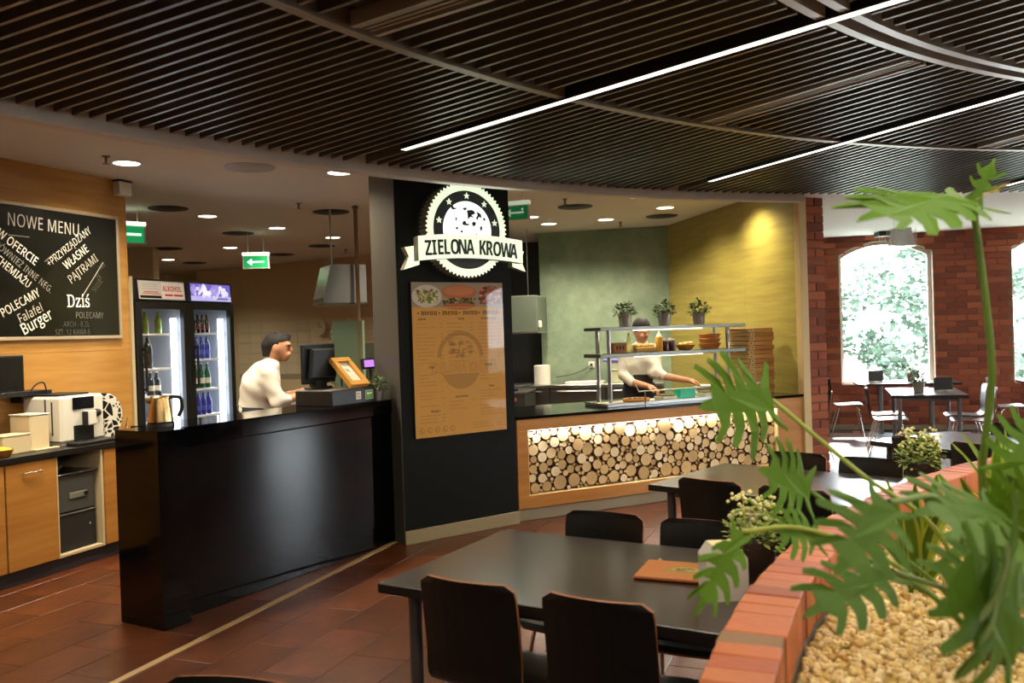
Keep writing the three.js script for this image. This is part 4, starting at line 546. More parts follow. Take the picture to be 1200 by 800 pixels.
// kitchen walls behind the counter
{
  const K = [2.23, -12.0], J = [2.93, -8.745], yl = Math.hypot(K[0] - J[0], K[1] - J[1]), F = frame(J[0], J[1], 0); F.t = Math.atan2(-(K[1] - J[1]), K[0] - J[0]);
  const yw = struct('wall_kitchen_wood', [J[0], 0, J[1]], F.t); part(yw, 'wall_core', bx(0, yl, 0, H1, 0.012, 0.15), M.cream); // local z points away from the kitchen
  for (const [a, b] of [[0, 1.1], [1.1, 2.2], [2.2, yl]]) for (const [c, d] of [[0, 1.5], [1.5, H1]]) part(yw, 'panel', bx(a + 0.001, b - 0.001, c + 0.001, d - 0.001, 0, 0.012, 0.001), M.woodY);
  const G0 = [0.43, -12.42], gl = Math.hypot(K[0] - G0[0], K[1] - G0[1]), gt = Math.atan2(-(K[1] - G0[1]), K[0] - G0[0]);
  const gw = struct('wall_kitchen_plaster', [G0[0], 0, G0[1]], gt); part(gw, 'wall_core', bx(0, gl + 0.1, 0, H1, -0.2, 0), M.plasterG);
  const dw = struct('wall_kitchen_dark', [-1.2, 0, -13.6], 0); part(dw, 'wall_core', bx(0, 2.2, 0, H1, -0.2, 0), M.darkGrey);
  const sk = thing('wall_socket', 'white wall socket with a black plug on the green plaster wall', 'socket', [G0[0] + (K[0] - G0[0]) * 0.39, 1.12, G0[1] + (K[1] - G0[1]) * 0.39], gt); part(sk, 'plate', bx(-0.045, 0.045, -0.04, 0.05, 0.001, 0.012), M.white); part(sk, 'plug', cyl(0.02, 0.018, 0.03).rotateX(Math.PI / 2).translate(0, 0.005, 0.012), M.black); part(sk, 'cable', tube([[0, 0.0, 0.04], [-0.12, -0.07, 0.05], [-0.3, -0.13, 0.06], [-0.5, -0.16, 0.1]], 0.006, 18, 6), M.black);
  // back counter, stainless
  const FK2 = frame(-0.25, -11.6, 0); FK2.t = gt;
  const bc = thing('steel_counter', 'stainless steel kitchen counter along the green plaster wall', 'counter', [FK2.x, 0, FK2.z], gt);
  part(bc, 'top', bx(0, 2.25, 0.86, 0.9, -0.62, 0.0), M.steel); for (const q of [0.0, 0.75, 1.5]) { const d = part(bc, 'door', bx(q + 0.01, q + 0.74, 0.12, 0.855, -0.03, -0.01), M.steelDark); part(d, 'handle', bx(q + 0.1, q + 0.64, 0.8, 0.82, -0.01, 0.012), M.steel); } part(bc, 'body', bx(0.01, 2.24, 0.1, 0.855, -0.6, -0.031), M.darkGrey); part(bc, 'feet', [bx(0.05, 0.1, 0, 0.1, -0.5, -0.45), bx(2.15, 2.2, 0, 0.1, -0.5, -0.45), bx(0.05, 0.1, 0, 0.1, -0.1, -0.05), bx(2.15, 2.2, 0, 0.1, -0.1, -0.05)], M.black);
  const pr = thing('paper_roll', 'white paper towel roll standing on the steel kitchen counter', 'paper roll', at(FK2, 0.62, 0.9, -0.2), 0); part(pr, 'paper', lathe([[0.02, 0], [0.11, 0], [0.112, 0.005], [0.112, 0.255], [0.11, 0.26], [0.02, 0.26]], 28), M.white); part(pr, 'core', cyl(0.02, 0.02, 0.262, 0, 0.001, 0, 12), M.cream);
  const cb = thing('cutting_board', 'white cutting board lying on the steel kitchen counter', 'cutting board', at(FK2, 1.2, 0.9, -0.25), gt); part(cb, 'board', bx(-0.25, 0.25, 0, 0.025, -0.2, 0.15), M.white); part(cb, 'rim', bx(-0.26, -0.25, 0, 0.026, -0.1, 0.05), M.white);
  const ct = thing('food_container', 'pale plastic food container with a violet lid on the back counter', 'container', at(FK2, 1.68, 0.9, -0.28), gt); part(ct, 'tub', bx(-0.14, 0.14, 0, 0.17, -0.12, 0.12, 0.01), std(0xb4b890, 0.5)); part(ct, 'rim', bx(-0.15, 0.15, 0.17, 0.185, -0.13, 0.13), std(0xc8cca8, 0.5));
  const ct2 = thing('lid_tray', 'violet plastic tray on top of the pale container', 'tray', at(FK2, 1.66, 1.0855, -0.28), gt); part(ct2, 'tray', bx(-0.2, 0.2, 0.1, 0.135, -0.12, 0.12, 0.01), std(0x5a58b0, 0.5)); part(ct2, 'stand', bx(-0.13, 0.13, 0, 0.1, -0.1, 0.1), std(0xa8b0a0, 0.5));
  const st = thing('kitchen_hood', 'grey-green extraction hood box in the dark kitchen recess', 'hood', [0.05, 0, -11.9], gt); part(st, 'hood', [bx(-0.5, 0.36, 1.62, 2.12, -0.5, 0.2, 0.01)], std(0x5c665a, 0.5)); part(st, 'lower_rim', bx(-0.51, 0.37, 1.6, 1.625, -0.51, 0.21), M.steel); part(st, 'lamp', cbox(0.05, 0.1, 0.05, 0.385, 1.72, 0.15, 0.015), M.white); for (const q of [-0.3, 0.2]) part(st, 'hanger', rod([q, 2.12, 0], [q, H1, 0], 0.006), M.steel);
  const ov = thing('stove', 'dark steel stove with a pan in the kitchen recess', 'stove', [-0.02, 0, -10.9], gt); part(ov, 'body', bx(-0.6, 0.2, 0, 0.84, -0.5, 0.15), M.darkGrey); part(ov, 'top', bx(-0.61, 0.21, 0.84, 0.87, -0.51, 0.16), M.steel); part(ov, 'knobs', [bx(-0.05, -0.01, 0.75, 0.79, 0.15, 0.17), bx(0.05, 0.09, 0.75, 0.79, 0.15, 0.17)], std(0xb04030, 0.5));
  const pn = thing('frying_pan', 'black frying pan on the dark steel stove', 'pan', [-0.05, 0.87, -10.95], 0.3); part(pn, 'pan', lathe([[0.001, 0.003], [0.1, 0.003], [0.13, 0.045], [0.127, 0.045], [0.098, 0.008], [0.001, 0.008]], 24), M.black); part(pn, 'handle', rod([0.12, 0.04, 0], [0.3, 0.07, 0], 0.01), M.black);
}
// ---------------------------------------------------------------- pass shelf on the counter
{
  const S = -0.5, t = thing('pass_shelf', 'two-tier steel serving shelf standing on the log counter', 'shelf', at(FC, 0, 0, S), FC.t);
  part(t, 'upper_shelf', bx(1.09, 2.86, 1.602, 1.635, -0.15, 0.15), M.steelDark); part(t, 'lower_shelf', bx(1.08, 2.86, 1.345, 1.382, -0.15, 0.15), M.steelDark);
  for (const x of [1.21, 2.66]) part(t, 'post', cyl(0.02, 0.02, 0.74, x, 0.896, 0.1, 14), M.steel);
  for (const x of [1.21, 2.66]) part(t, 'post', cyl(0.02, 0.02, 0.74, x, 0.896, -0.1, 14), M.steel);
  const lm = glow(new THREE.Color(1, 0.88, 0.62), 5); part(t, 'heat_lamp', bx(1.54, 2.37, 1.594, 1.6018, 0.03, 0.06, 0.002), lm); part(t, 'heat_lamp', bx(1.54, 2.37, 1.337, 1.3448, 0.03, 0.06, 0.002), lm);
  for (const y of [1.588, 1.331]) { const l = new THREE.RectAreaLight(new THREE.Color(1, 0.84, 0.55), LAMP.pass, 0.82, 0.03); l.position.set(1.955, y, 0.045); l.rotation.x = -Math.PI / 2; t.add(l); }
  const gl = thing('sneeze_guard', 'slanted clear glass guard with bright edges in front of the serving shelf', 'glass guard', at(FC, 0, 0, S), FC.t);
  part(gl, 'pane', (() => { const g = new THREE.BufferGeometry(); g.setAttribute('position', new THREE.Float32BufferAttribute([1.33, 1.03, 0.4, 2.88, 1.03, 0.4, 2.88, 1.34, 0.16, 1.33, 1.34, 0.16], 3)); g.setIndex([0, 1, 2, 0, 2, 3]); g.setAttribute('uv', new THREE.Float32BufferAttribute([0, 0, 1, 0, 1, 1, 0, 1], 2)); g.computeVertexNormals(); return g; })(), M.glass);
  part(gl, 'edge', [rod([1.33, 1.03, 0.4], [2.88, 1.03, 0.4], 0.006), rod([1.33, 1.03, 0.4], [1.33, 1.34, 0.16], 0.004)], std(0xd8e0c0, 0.3)); for (const x of [1.4, 2.8]) part(gl, 'clamp', rod([x, 0.896, 0.4], [x, 1.03, 0.4], 0.008), M.chrome);
  const tr = thing('serving_tray', 'long steel serving tray on the log counter below the shelf', 'tray', at(FC, 0, 0.896, S), FC.t); part(tr, 'tray', [bx(1.02, 2.84, 0.0, 0.012, -0.06, 0.34), bx(1.02, 2.84, 0.012, 0.03, 0.325, 0.34), bx(1.02, 1.035, 0.012, 0.03, -0.06, 0.325)], M.steel); part(tr, 'liner', bx(1.05, 2.83, 0.012, 0.016, -0.05, 0.32), M.paper);
  const onTray = (x, z, y = 0.9125) => at(FC, x, y, S + z);
  const pz = thing('pizza', 'round flatbread with dark toppings on the serving tray', 'food', onTray(1.48, 0.14), 0.4); part(pz, 'crust', lathe([[0.001, 0.0], [0.13, 0], [0.145, 0.02], [0.13, 0.035], [0.11, 0.022], [0.001, 0.022]], 22).scale(1, 1, 0.75), std(0xb9832f, 0.8)); for (let k = 0; k < 9; k++) part(pz, 'topping', new THREE.SphereGeometry(0.018, 8, 6).scale(1, 0.5, 1).translate(0.085 * Math.cos(k * 2.4) * Math.sqrt((k + 1) / 9), 0.028, 0.065 * Math.sin(k * 2.4) * Math.sqrt((k + 1) / 9)), std([0x6a1f14, 0x2c1a10, 0x4a5a1c][k % 3], 0.6));
  const tb = thing('teal_box', 'small turquoise plastic box on the serving tray', 'box', onTray(2.07, 0.12), FC.t); part(tb, 'tub', [bx(-0.09, 0.09, 0, 0.006, -0.06, 0.06), bx(-0.09, 0.09, 0.006, 0.09, 0.055, 0.06), bx(-0.09, 0.09, 0.006, 0.09, -0.06, -0.055), bx(-0.09, -0.085, 0.006, 0.09, -0.055, 0.055), bx(0.085, 0.09, 0.006, 0.09, -0.055, 0.055)], std(0x1fb58c, 0.4)); part(tb, 'rim', [bx(-0.095, 0.095, 0.09, 0.096, 0.054, 0.065), bx(-0.095, 0.095, 0.09, 0.096, -0.065, -0.054)], std(0x23c49a, 0.4));
  const dishes = [[1.78, 0.2, 0xc9c4b2], [2.32, 0.16, 0xd2ccb8], [2.53, 0.14, 0xb8b4a2], [2.74, 0.16, 0xcac6b4]]; dishes.forEach(([x, z, c]) => { const d = thing('food_dish', 'pale oblong dish of food under the glass guard', 'dish', onTray(x, z), FC.t, 'oblong dishes under the glass guard'); part(d, 'dish', extr(rrect(-0.09, -0.07, 0.09, 0.07, 0.03), 0.035, 0.004, 5).rotateX(-Math.PI / 2), std(c, 0.35)); part(d, 'food', extr(rrect(-0.075, -0.055, 0.075, 0.055, 0.03), 0.012, 0.004, 5).rotateX(-Math.PI / 2).translate(0, 0.04, 0), std(0x9a9460, 0.8)); });
  for (let k = 0; k < 5; k++) { const p = thing('plate', 'white plate in a pile behind the glass guard', 'plate', at(FC, 2.62, 0.896 + k * 0.02, S - 0.25), 0, 'plates piled behind the guard'); part(p, 'disc', lathe([[0.001, 0.002], [0.07, 0.002], [0.12, 0.016], [0.12, 0.019], [0.07, 0.006], [0.001, 0.006]], 24), M.white); }
  // on the shelves
  const lo = 1.3825, up = 1.6355, on = (x, y, z = 0) => at(FC, x, y, S + z);
  [1.46, 1.93, 2.36].forEach((x) => herbPot(on(x, up, 0.02), 'green herb in a small zinc pot on the upper serving shelf', 'herb pots on the serving shelf', 1.25));
  const wb = thing('wooden_box', 'small open wooden box on the lower serving shelf', 'box', on(1.34, lo, 0.04), FC.t); part(wb, 'board', [bx(-0.075, 0.075, 0, 0.1, 0.05, 0.06), bx(-0.075, 0.075, 0, 0.1, -0.06, -0.05), bx(-0.075, -0.065, 0, 0.1, -0.05, 0.05), bx(0.065, 0.075, 0, 0.1, -0.05, 0.05), bx(-0.065, 0.065, 0, 0.01, -0.05, 0.05)], std(0x8a5a2c, 0.7)); part(wb, 'letters', [-0.045, -0.01, 0.025].map((q) => bx(q, q + 0.02, 0.035, 0.07, 0.06, 0.0615)), std(0x3a2412, 0.8));
  const oc = thing('oil_cruet', 'glass oil cruet with a side handle on the lower serving shelf', 'cruet', on(1.49, lo, 0.03), FC.t); part(oc, 'flask', lathe([[0.001, 0], [0.045, 0], [0.05, 0.02], [0.02, 0.1], [0.014, 0.15], [0.018, 0.165], [0.001, 0.165]], 18), phy(0xe8e4b0, 0.05, { transmission: 0.7, thickness: 0 })); part(oc, 'handle', tube([[-0.014, 0.14, 0], [-0.05, 0.13, 0], [-0.05, 0.08, 0], [-0.03, 0.07, 0]], 0.005, 14, 6), M.glass); part(oc, 'stopper', cyl(0.012, 0.014, 0.025, 0, 0.165, 0), M.cream);
  const rb = thing('bread_rolls', 'long pale basket of bread on the lower serving shelf', 'bread basket', on(1.68, lo, 0.03), FC.t); part(rb, 'tray', bx(-0.14, 0.1, 0, 0.05, -0.05, 0.05, 0.01), std(0xb98f4c, 0.8)); for (let k = 0; k < 4; k++) part(rb, 'roll', new THREE.SphereGeometry(0.035, 12, 8).scale(1.1, 0.7, 1).translate(-0.11 + k * 0.06, 0.06, 0), std(0xd0a860, 0.8));
  const kb = thing('sauce_bottle', 'yellow sauce squeeze bottle on the lower serving shelf', 'bottle', on(1.835, lo, 0.05), FC.t); part(kb, 'body', lathe([[0.001, 0], [0.036, 0], [0.036, 0.14], [0.026, 0.15], [0.001, 0.15]], 18), std(0xcf9c3c, 0.4)); part(kb, 'nozzle', lathe([[0.026, 0.15], [0.02, 0.165], [0.007, 0.175], [0.004, 0.2], [0.001, 0.2]], 14), std(0xe4d4a0, 0.4));
  [1.915, 1.995].forEach((x) => { const j = thing('sauce_jar', 'dark red sauce jar with a white lid on the lower serving shelf', 'jar', on(x, lo, 0.04), 0, 'dark sauce jars'); part(j, 'glass', lathe([[0.001, 0], [0.034, 0], [0.036, 0.01], [0.036, 0.085], [0.026, 0.105], [0.001, 0.105]], 16), std(0x3a120c, 0.2)); part(j, 'lid', cyl(0.028, 0.028, 0.022, 0, 0.105, 0, 14), M.white); });
  const bs = thing('bread_basket', 'shallow yellow basket with bread on the lower serving shelf', 'basket', on(2.17, lo, 0.03), 0); part(bs, 'basket', lathe([[0.001, 0], [0.06, 0], [0.1, 0.05], [0.104, 0.055], [0.096, 0.055], [0.055, 0.008], [0.001, 0.008]], 22), std(0xb98a3a, 0.8)); for (let k = 0; k < 3; k++) part(bs, 'bread', cbox(0.07, 0.03, 0.05, -0.03 + k * 0.03, 0.06 + k * 0.006, (k - 1) * 0.03, 0.012).rotateY(k * 0.3), std(0xe0c484, 0.85));
  for (let k = 0; k < 3; k++) { const b = thing('stacked_basket', ['round woven basket at the bottom of the stack on the serving shelf', 'round woven basket in the middle of the stack on the serving shelf', 'round woven basket on top of the stack on the serving shelf'][k], 'basket', on(2.49, lo + k * 0.048, 0.02), k * 0.7); const w = []; for (let y = 0; y < 4; y++) w.push(new THREE.TorusGeometry(0.083 + y * 0.008, 0.0075, 6, 28).rotateX(Math.PI / 2).translate(0, 0.01 + y * 0.0145, 0)); part(b, 'weave', w, std(0xa8662a, 0.7)); part(b, 'base', cyl(0.08, 0.08, 0.006, 0, 0.002, 0, 20), std(0x8a5222, 0.8)); }
  // pizza boxes against the wood wall
  for (let k = 0; k < 15; k++) { const h = 0.046, b = thing('pizza_box', k === 14 ? 'flat brown cardboard box, topmost of the stack by the wood wall' : 'flat brown cardboard box in the stack by the wood wall', 'box', at(FC, 3.05 + rr(-0.012, 0.012), 0.8965 + k * h, -0.5 + rr(-0.01, 0.01)), FC.t + rr(-0.03, 0.03), k === 14 ? undefined : 'stacked cardboard boxes'); part(b, 'carton', bx(-0.17, 0.17, 0.0, h - 0.003, -0.17, 0.17, 0.004), std([0xb5834a, 0xa8763e, 0xbf8d52][k % 3], 0.85)); part(b, 'flap', bx(-0.174, -0.16, 0.004, h - 0.006, -0.165, 0.165), std(0xcfae74, 0.85)); part(b, 'slot', [bx(-0.155, -0.1, 0.004, h - 0.006, 0.1701, 0.1716, 0.0005)], std(0xcbb27c, 0.85)); part(b, 'tab_hole', bx(-0.142, -0.115, 0.016, 0.028, 0.1716, 0.1728, 0.0004), M.black); }
}
// ---------------------------------------------------------------- back rooms on the left
{
  const bw = struct('wall_back', [-6.2, 0, -16.9], 0); bw.rotation.y = Math.atan2(-(-14.2 + 16.9), -1.2 + 6.2);
  const L = Math.hypot(5.0, 2.7); part(bw, 'wall_core', bx(0, L, 0, H1, -0.2, 0), M.beige); part(bw, 'grout_bed', bx(1.1, L, 0.9, 1.965, 0.0, 0.006, 0.001), M.grout);
  const tg = cbox(0.292, 0.192, 0.012, 0, 0, 0, 0.002); for (let r = 0; r < 5; r++) for (let k = 0; k < 15; k++) { const x = 1.25 + k * 0.297; if (x > L - 0.1) continue; part(bw, 'tile', tg, M.tileWhite).position.set(x, 1.0 + r * 0.197 + 0.09, 0.008 + rr(0, 0.001)); }
  const sw = struct('wall_back_left', [-9, 0, -12.6], 0); part(sw, 'wall_core', bx(0, 3.75, 0, H1, -0.2, 0), M.beige);
  const rt = struct('wall_back_side', [-1.2, 0, -14.2], 0); part(rt, 'wall_core', bx(0, 0.15, 0, H1, -1.0, 0.8), M.beige);
  const ck = thing('wall_clock', 'round pale wall clock on the tiled back wall', 'clock', [-3.42, 1.84, -15.25], bw.rotation.y); part(ck, 'face', cyl(0.15, 0.15, 0.03, 0, 0, 0, 28).rotateX(Math.PI / 2).translate(0, 0, 0.0), std(0xc8bb98, 0.5)); part(ck, 'hands', [bx(-0.005, 0.005, 0, 0.09, 0.031, 0.034), bx(0, 0.06, -0.005, 0.005, 0.031, 0.034)], M.darkGrey);
  const hd = thing('extractor_hood', 'brushed steel extractor hood hanging on a rod over the back kitchen', 'hood', [-1.93, 0, -9.55], 0.45);
  part(hd, 'canopy', extr(poly([[-0.22, 0], [0.26, 0], [0.26, 0.03], [0.26, 0.42], [-0.13, 0.42], [-0.22, 0.06]]), 0.5).translate(0, 2.0, -0.25), M.steel); part(hd, 'rim', [bx(-0.23, 0.27, 1.985, 2.003, -0.26, 0.26)], M.steelDark); part(hd, 'hanging_rod', rod([-0.06, 2.42, 0], [-0.06, H1, 0], 0.012), M.steel);
  const pp = thing('service_pipe', 'brown service pipe running from floor to ceiling beside the pillar', 'pipe', [-1.66, 0, -9.3], 0); part(pp, 'tube', cyl(0.022, 0.022, H1, 0, 0, 0, 12), std(0x7a5a38, 0.6)); part(pp, 'collar', [cyl(0.035, 0.035, 0.02, 0, H1 - 0.03, 0, 14), cyl(0.035, 0.035, 0.02, 0, 0, 0, 14)], M.steelDark);
  const gp = thing('glass_partition', 'greenish glass partition panel beside the brown pipe', 'glass panel', [-1.62, 0, -9.25], 0.9); part(gp, 'pane', bx(0, 0.02, 0.9, 1.8, -0.5, 0, 0.002), phy(0xa8c0a4, 0.1, { transmission: 0.6, thickness: 0 })); part(gp, 'edge', bx(-0.004, 0.024, 0.9, 1.8, 0.0, 0.012, 0.002), std(0x9aa88c, 0.3)); part(gp, 'base', bx(-0.02, 0.04, 0, 0.9, -0.5, 0.02), M.steelDark);
  const sk = thing('steel_sink', 'stainless steel sink unit with a splash panel in the back kitchen', 'sink', [-2.15, 0, -9.9], 0.45); part(sk, 'cabinet', bx(-0.5, 0.5, 0.1, 0.85, -0.3, 0.3), M.steelDark); part(sk, 'top', bx(-0.52, 0.52, 0.85, 0.9, -0.32, 0.32), M.steel); part(sk, 'splash_panel', bx(0.1, 0.5, 0.9, 1.55, 0.2, 0.23), std(0x6a6a5e, 0.35, { metalness: 0.8 })); part(sk, 'foot', [bx(-0.45, -0.4, 0, 0.1, -0.25, -0.2), bx(0.4, 0.45, 0, 0.1, 0.2, 0.25), bx(-0.45, -0.4, 0, 0.1, 0.2, 0.25), bx(0.4, 0.45, 0, 0.1, -0.25, -0.2)], M.black);
  part(sk, 'faucet', tube([[0.3, 0.9, 0], [0.3, 1.6, 0], [0.25, 1.72, 0], [0.12, 1.75, 0.02], [0.04, 1.66, 0.03], [0.04, 1.6, 0.03]], 0.014, 30, 8), M.steelDark);
  const wt = thing('prep_table', 'beige-topped prep table behind the bar', 'table', [-1.82, 0, -7.75], FB.t); part(wt, 'top', bx(-0.1, 1.0, 0.86, 0.9, -0.5, 0.1), M.cream); part(wt, 'body', bx(-0.08, 0.98, 0.1, 0.86, -0.48, 0.08), M.darkGrey); part(wt, 'plinth', bx(-0.05, 0.95, 0, 0.1, -0.44, 0.04), M.black);
  const kn = thing('kitchen_steel', 'dark rod-shaped utensil leaning on the prep table', 'utensil', [-1.6, 0.9, -7.75], 0.6); part(kn, 'shaft', rod([0, 0.012, 0], [-0.2, 0.36, 0], 0.012), M.darkGrey); part(kn, 'grip', rod([-0.2, 0.36, 0], [-0.24, 0.43, 0], 0.018), M.darkGrey);
}
// green exit signs
{
  const tex = (arrow) => ctex(256, 128, (c) => { c.fillStyle = '#0f8a4c'; c.fillRect(0, 0, 256, 128); c.fillStyle = '#eafff0'; if (arrow === 0) { c.fillRect(20, 52, 216, 22); } else { c.fillRect(70, 54, 150, 20); c.beginPath(); c.moveTo(30, 64); c.lineTo(86, 24); c.lineTo(86, 104); c.fill(); } if (arrow === 2) { c.fillRect(10, 14, 34, 100); c.fillStyle = '#0f8a4c'; c.fillRect(16, 20, 22, 88); c.fillStyle = '#eafff0'; c.beginPath(); c.arc(206, 34, 12, 0, 7); c.fill(); } });
  const mk = (x, y, z, turn, s, a, label, k) => { const t = thing('exit_sign', label, 'exit sign', [x, 0, z], turn), w = 0.36 * s, h = 0.18 * s; part(t, 'casing', bx(-w / 2 - 0.02, w / 2 + 0.02, y - h / 2 - 0.012, y + h / 2 + 0.012, -0.02, 0.02), M.white); const m = tex(a); part(t, 'sign_face', new THREE.PlaneGeometry(w, h).translate(0, y, 0.0212), new THREE.MeshStandardMaterial({ color: 0xffffff, map: m, roughness: 0.4, emissive: 0xffffff, emissiveMap: m, emissiveIntensity: k })); part(t, 'light_bar', bx(-w / 2 - 0.02, w / 2 + 0.02, y + h / 2 + 0.0125, y + h / 2 + 0.05, -0.035, 0.035), glow(new THREE.Color(0.9, 1, 0.7), 2.2 * k)); part(t, 'hanger', [rod([-w / 3, y + h / 2 + 0.05, 0], [-w / 3, H1, 0], 0.005), rod([w / 3, y + h / 2 + 0.05, 0], [w / 3, H1, 0], 0.005)], M.white); return t; };
  mk(-4.02, 2.78, -9.0, 0.75, 0.95, 0, 'lit green exit sign hanging behind the end of the wood wall', 0.9); mk(-3.35, 2.66, -11.3, 0.1, 0.85, 1, 'lit green exit sign with an arrow hanging over the back kitchen', 0.9); mk(0.075, 2.78, -8.35, -0.35, 0.72, 2, 'green exit sign with a running man hanging beside the black pillar', 0.2);
}
// ---------------------------------------------------------------- people
{
  // man behind the bar, bent over, facing right (+x)
  const t = thing('person', 'person in a white shirt bending over the work surface behind the bar', 'person', [-2.16, 0, -7.55], 0.35);
  const neck = [0.03, 1.40, 0.0], torso = smin(0.08, cap([-0.12, 1.0, 0], [-0.07, 1.22, 0], 0.155, 0.165), cap([-0.07, 1.22, -0.07], [-0.03, 1.33, -0.1], 0.14, 0.1), cap([-0.07, 1.22, 0.07], [-0.03, 1.33, 0.1], 0.14, 0.1), cap([-0.03, 1.33, 0], neck, 0.1, 0.062));
  const legs = smin(0.05, cap([-0.12, 0.95, 0.09], [-0.06, 0.5, 0.1], 0.1, 0.07), cap([-0.06, 0.5, 0.1], [-0.1, 0.09, 0.1], 0.065, 0.05), cap([-0.12, 0.95, -0.09], [-0.06, 0.5, -0.1], 0.1, 0.07), cap([-0.06, 0.5, -0.1], [-0.1, 0.09, -0.1], 0.065, 0.05), cap([-0.12, 0.05, 0.1], [0.08, 0.04, 0.11], 0.045, 0.04), cap([-0.12, 0.05, -0.1], [0.08, 0.04, -0.11], 0.045, 0.04), cap([-0.13, 1.0, 0], [-0.12, 0.92, 0], 0.15, 0.14));
  const arms = (s) => smin(0.03, cap([-0.02, 1.32, s * 0.19], [0.05, 1.08, s * 0.24], 0.075, 0.062), cap([0.05, 1.08, s * 0.24], [0.12, 1.09, s * 0.23], 0.062, 0.055));
  const fore = (s) => cap([0.1, 1.085, s * 0.235], [0.27, 1.13, s * 0.19], 0.044, 0.03);
  const head = smin(0.03, ell([0.085, 1.555, 0], [0.1, 0.112, 0.078]), cap([0.105, 1.49, 0], [0.135, 1.465, 0], 0.055, 0.045), cap(neck, [0.06, 1.49, 0], 0.055, 0.052), cap([0.18, 1.545, 0], [0.205, 1.52, 0], 0.012, 0.014), ell([0.178, 1.575, 0], [0.02, 0.012, 0.05]), ell([0.06, 1.54, 0.08], [0.022, 0.034, 0.012]), ell([0.06, 1.54, -0.08], [0.022, 0.034, 0.012]), ell([0.178, 1.482, 0], [0.012, 0.008, 0.024]));
  part(t, 'body', [sdfMesh(smin(0.02, head, fore(1), fore(-1)), [-0.2, 1.0, -0.35], [0.35, 1.75, 0.35], 0.0095), handGeo([0.27, 1.13, 0.19], [0.9, 0.25, -0.2], [0.2, -1, 0], 0.9), handGeo([0.27, 1.13, -0.19], [0.9, 0.25, 0.2], [0.2, -1, 0], 0.9)], M.skin);
  const wr = (f) => (x, y, z) => f(x, y, z) + 0.005 * Math.sin(y * 38 + x * 22) * Math.sin(z * 26 + y * 9);
  part(t, 'shirt', sdfMesh(wr(smin(0.05, torso, arms(1), arms(-1))), [-0.4, 0.82, -0.4], [0.3, 1.5, 0.4], 0.0125), M.shirt, 'white long-sleeved shirt with rolled sleeves'); part(t, 'trousers', sdfMesh(legs, [-0.35, -0.01, -0.3], [0.25, 1.12, 0.3], 0.014), M.trousers);
  part(t, 'collar', new THREE.TorusGeometry(0.066, 0.022, 10, 24).rotateX(Math.PI / 2).rotateZ(-0.3).translate(0.01, 1.395, 0), M.apron, 'dark collar band');
  part(t, 'hair', sdfMesh((x, y, z) => Math.max(smin(0.02, ell([0.072, 1.585, 0], [0.112, 0.105, 0.088]), cap([0.165, 1.635, 0], [0.18, 1.65, 0], 0.035, 0.025), cap([0.0, 1.56, 0], [-0.005, 1.49, 0], 0.06, 0.045))(x, y, z), -(y - 1.60 + (0.1 - x) * -0.0) * 1 - (x < 0.09 ? 0.13 : 0), x - 0.2 - 0), [-0.12, 1.4, -0.15], [0.28, 1.75, 0.15], 0.0085), M.hair, 'short dark brown hair');
  part(t, 'eye', [new THREE.SphereGeometry(0.011, 10, 8).translate(0.172, 1.557, 0.034), new THREE.SphereGeometry(0.011, 10, 8).translate(0.172, 1.557, -0.034)], M.hair);
}
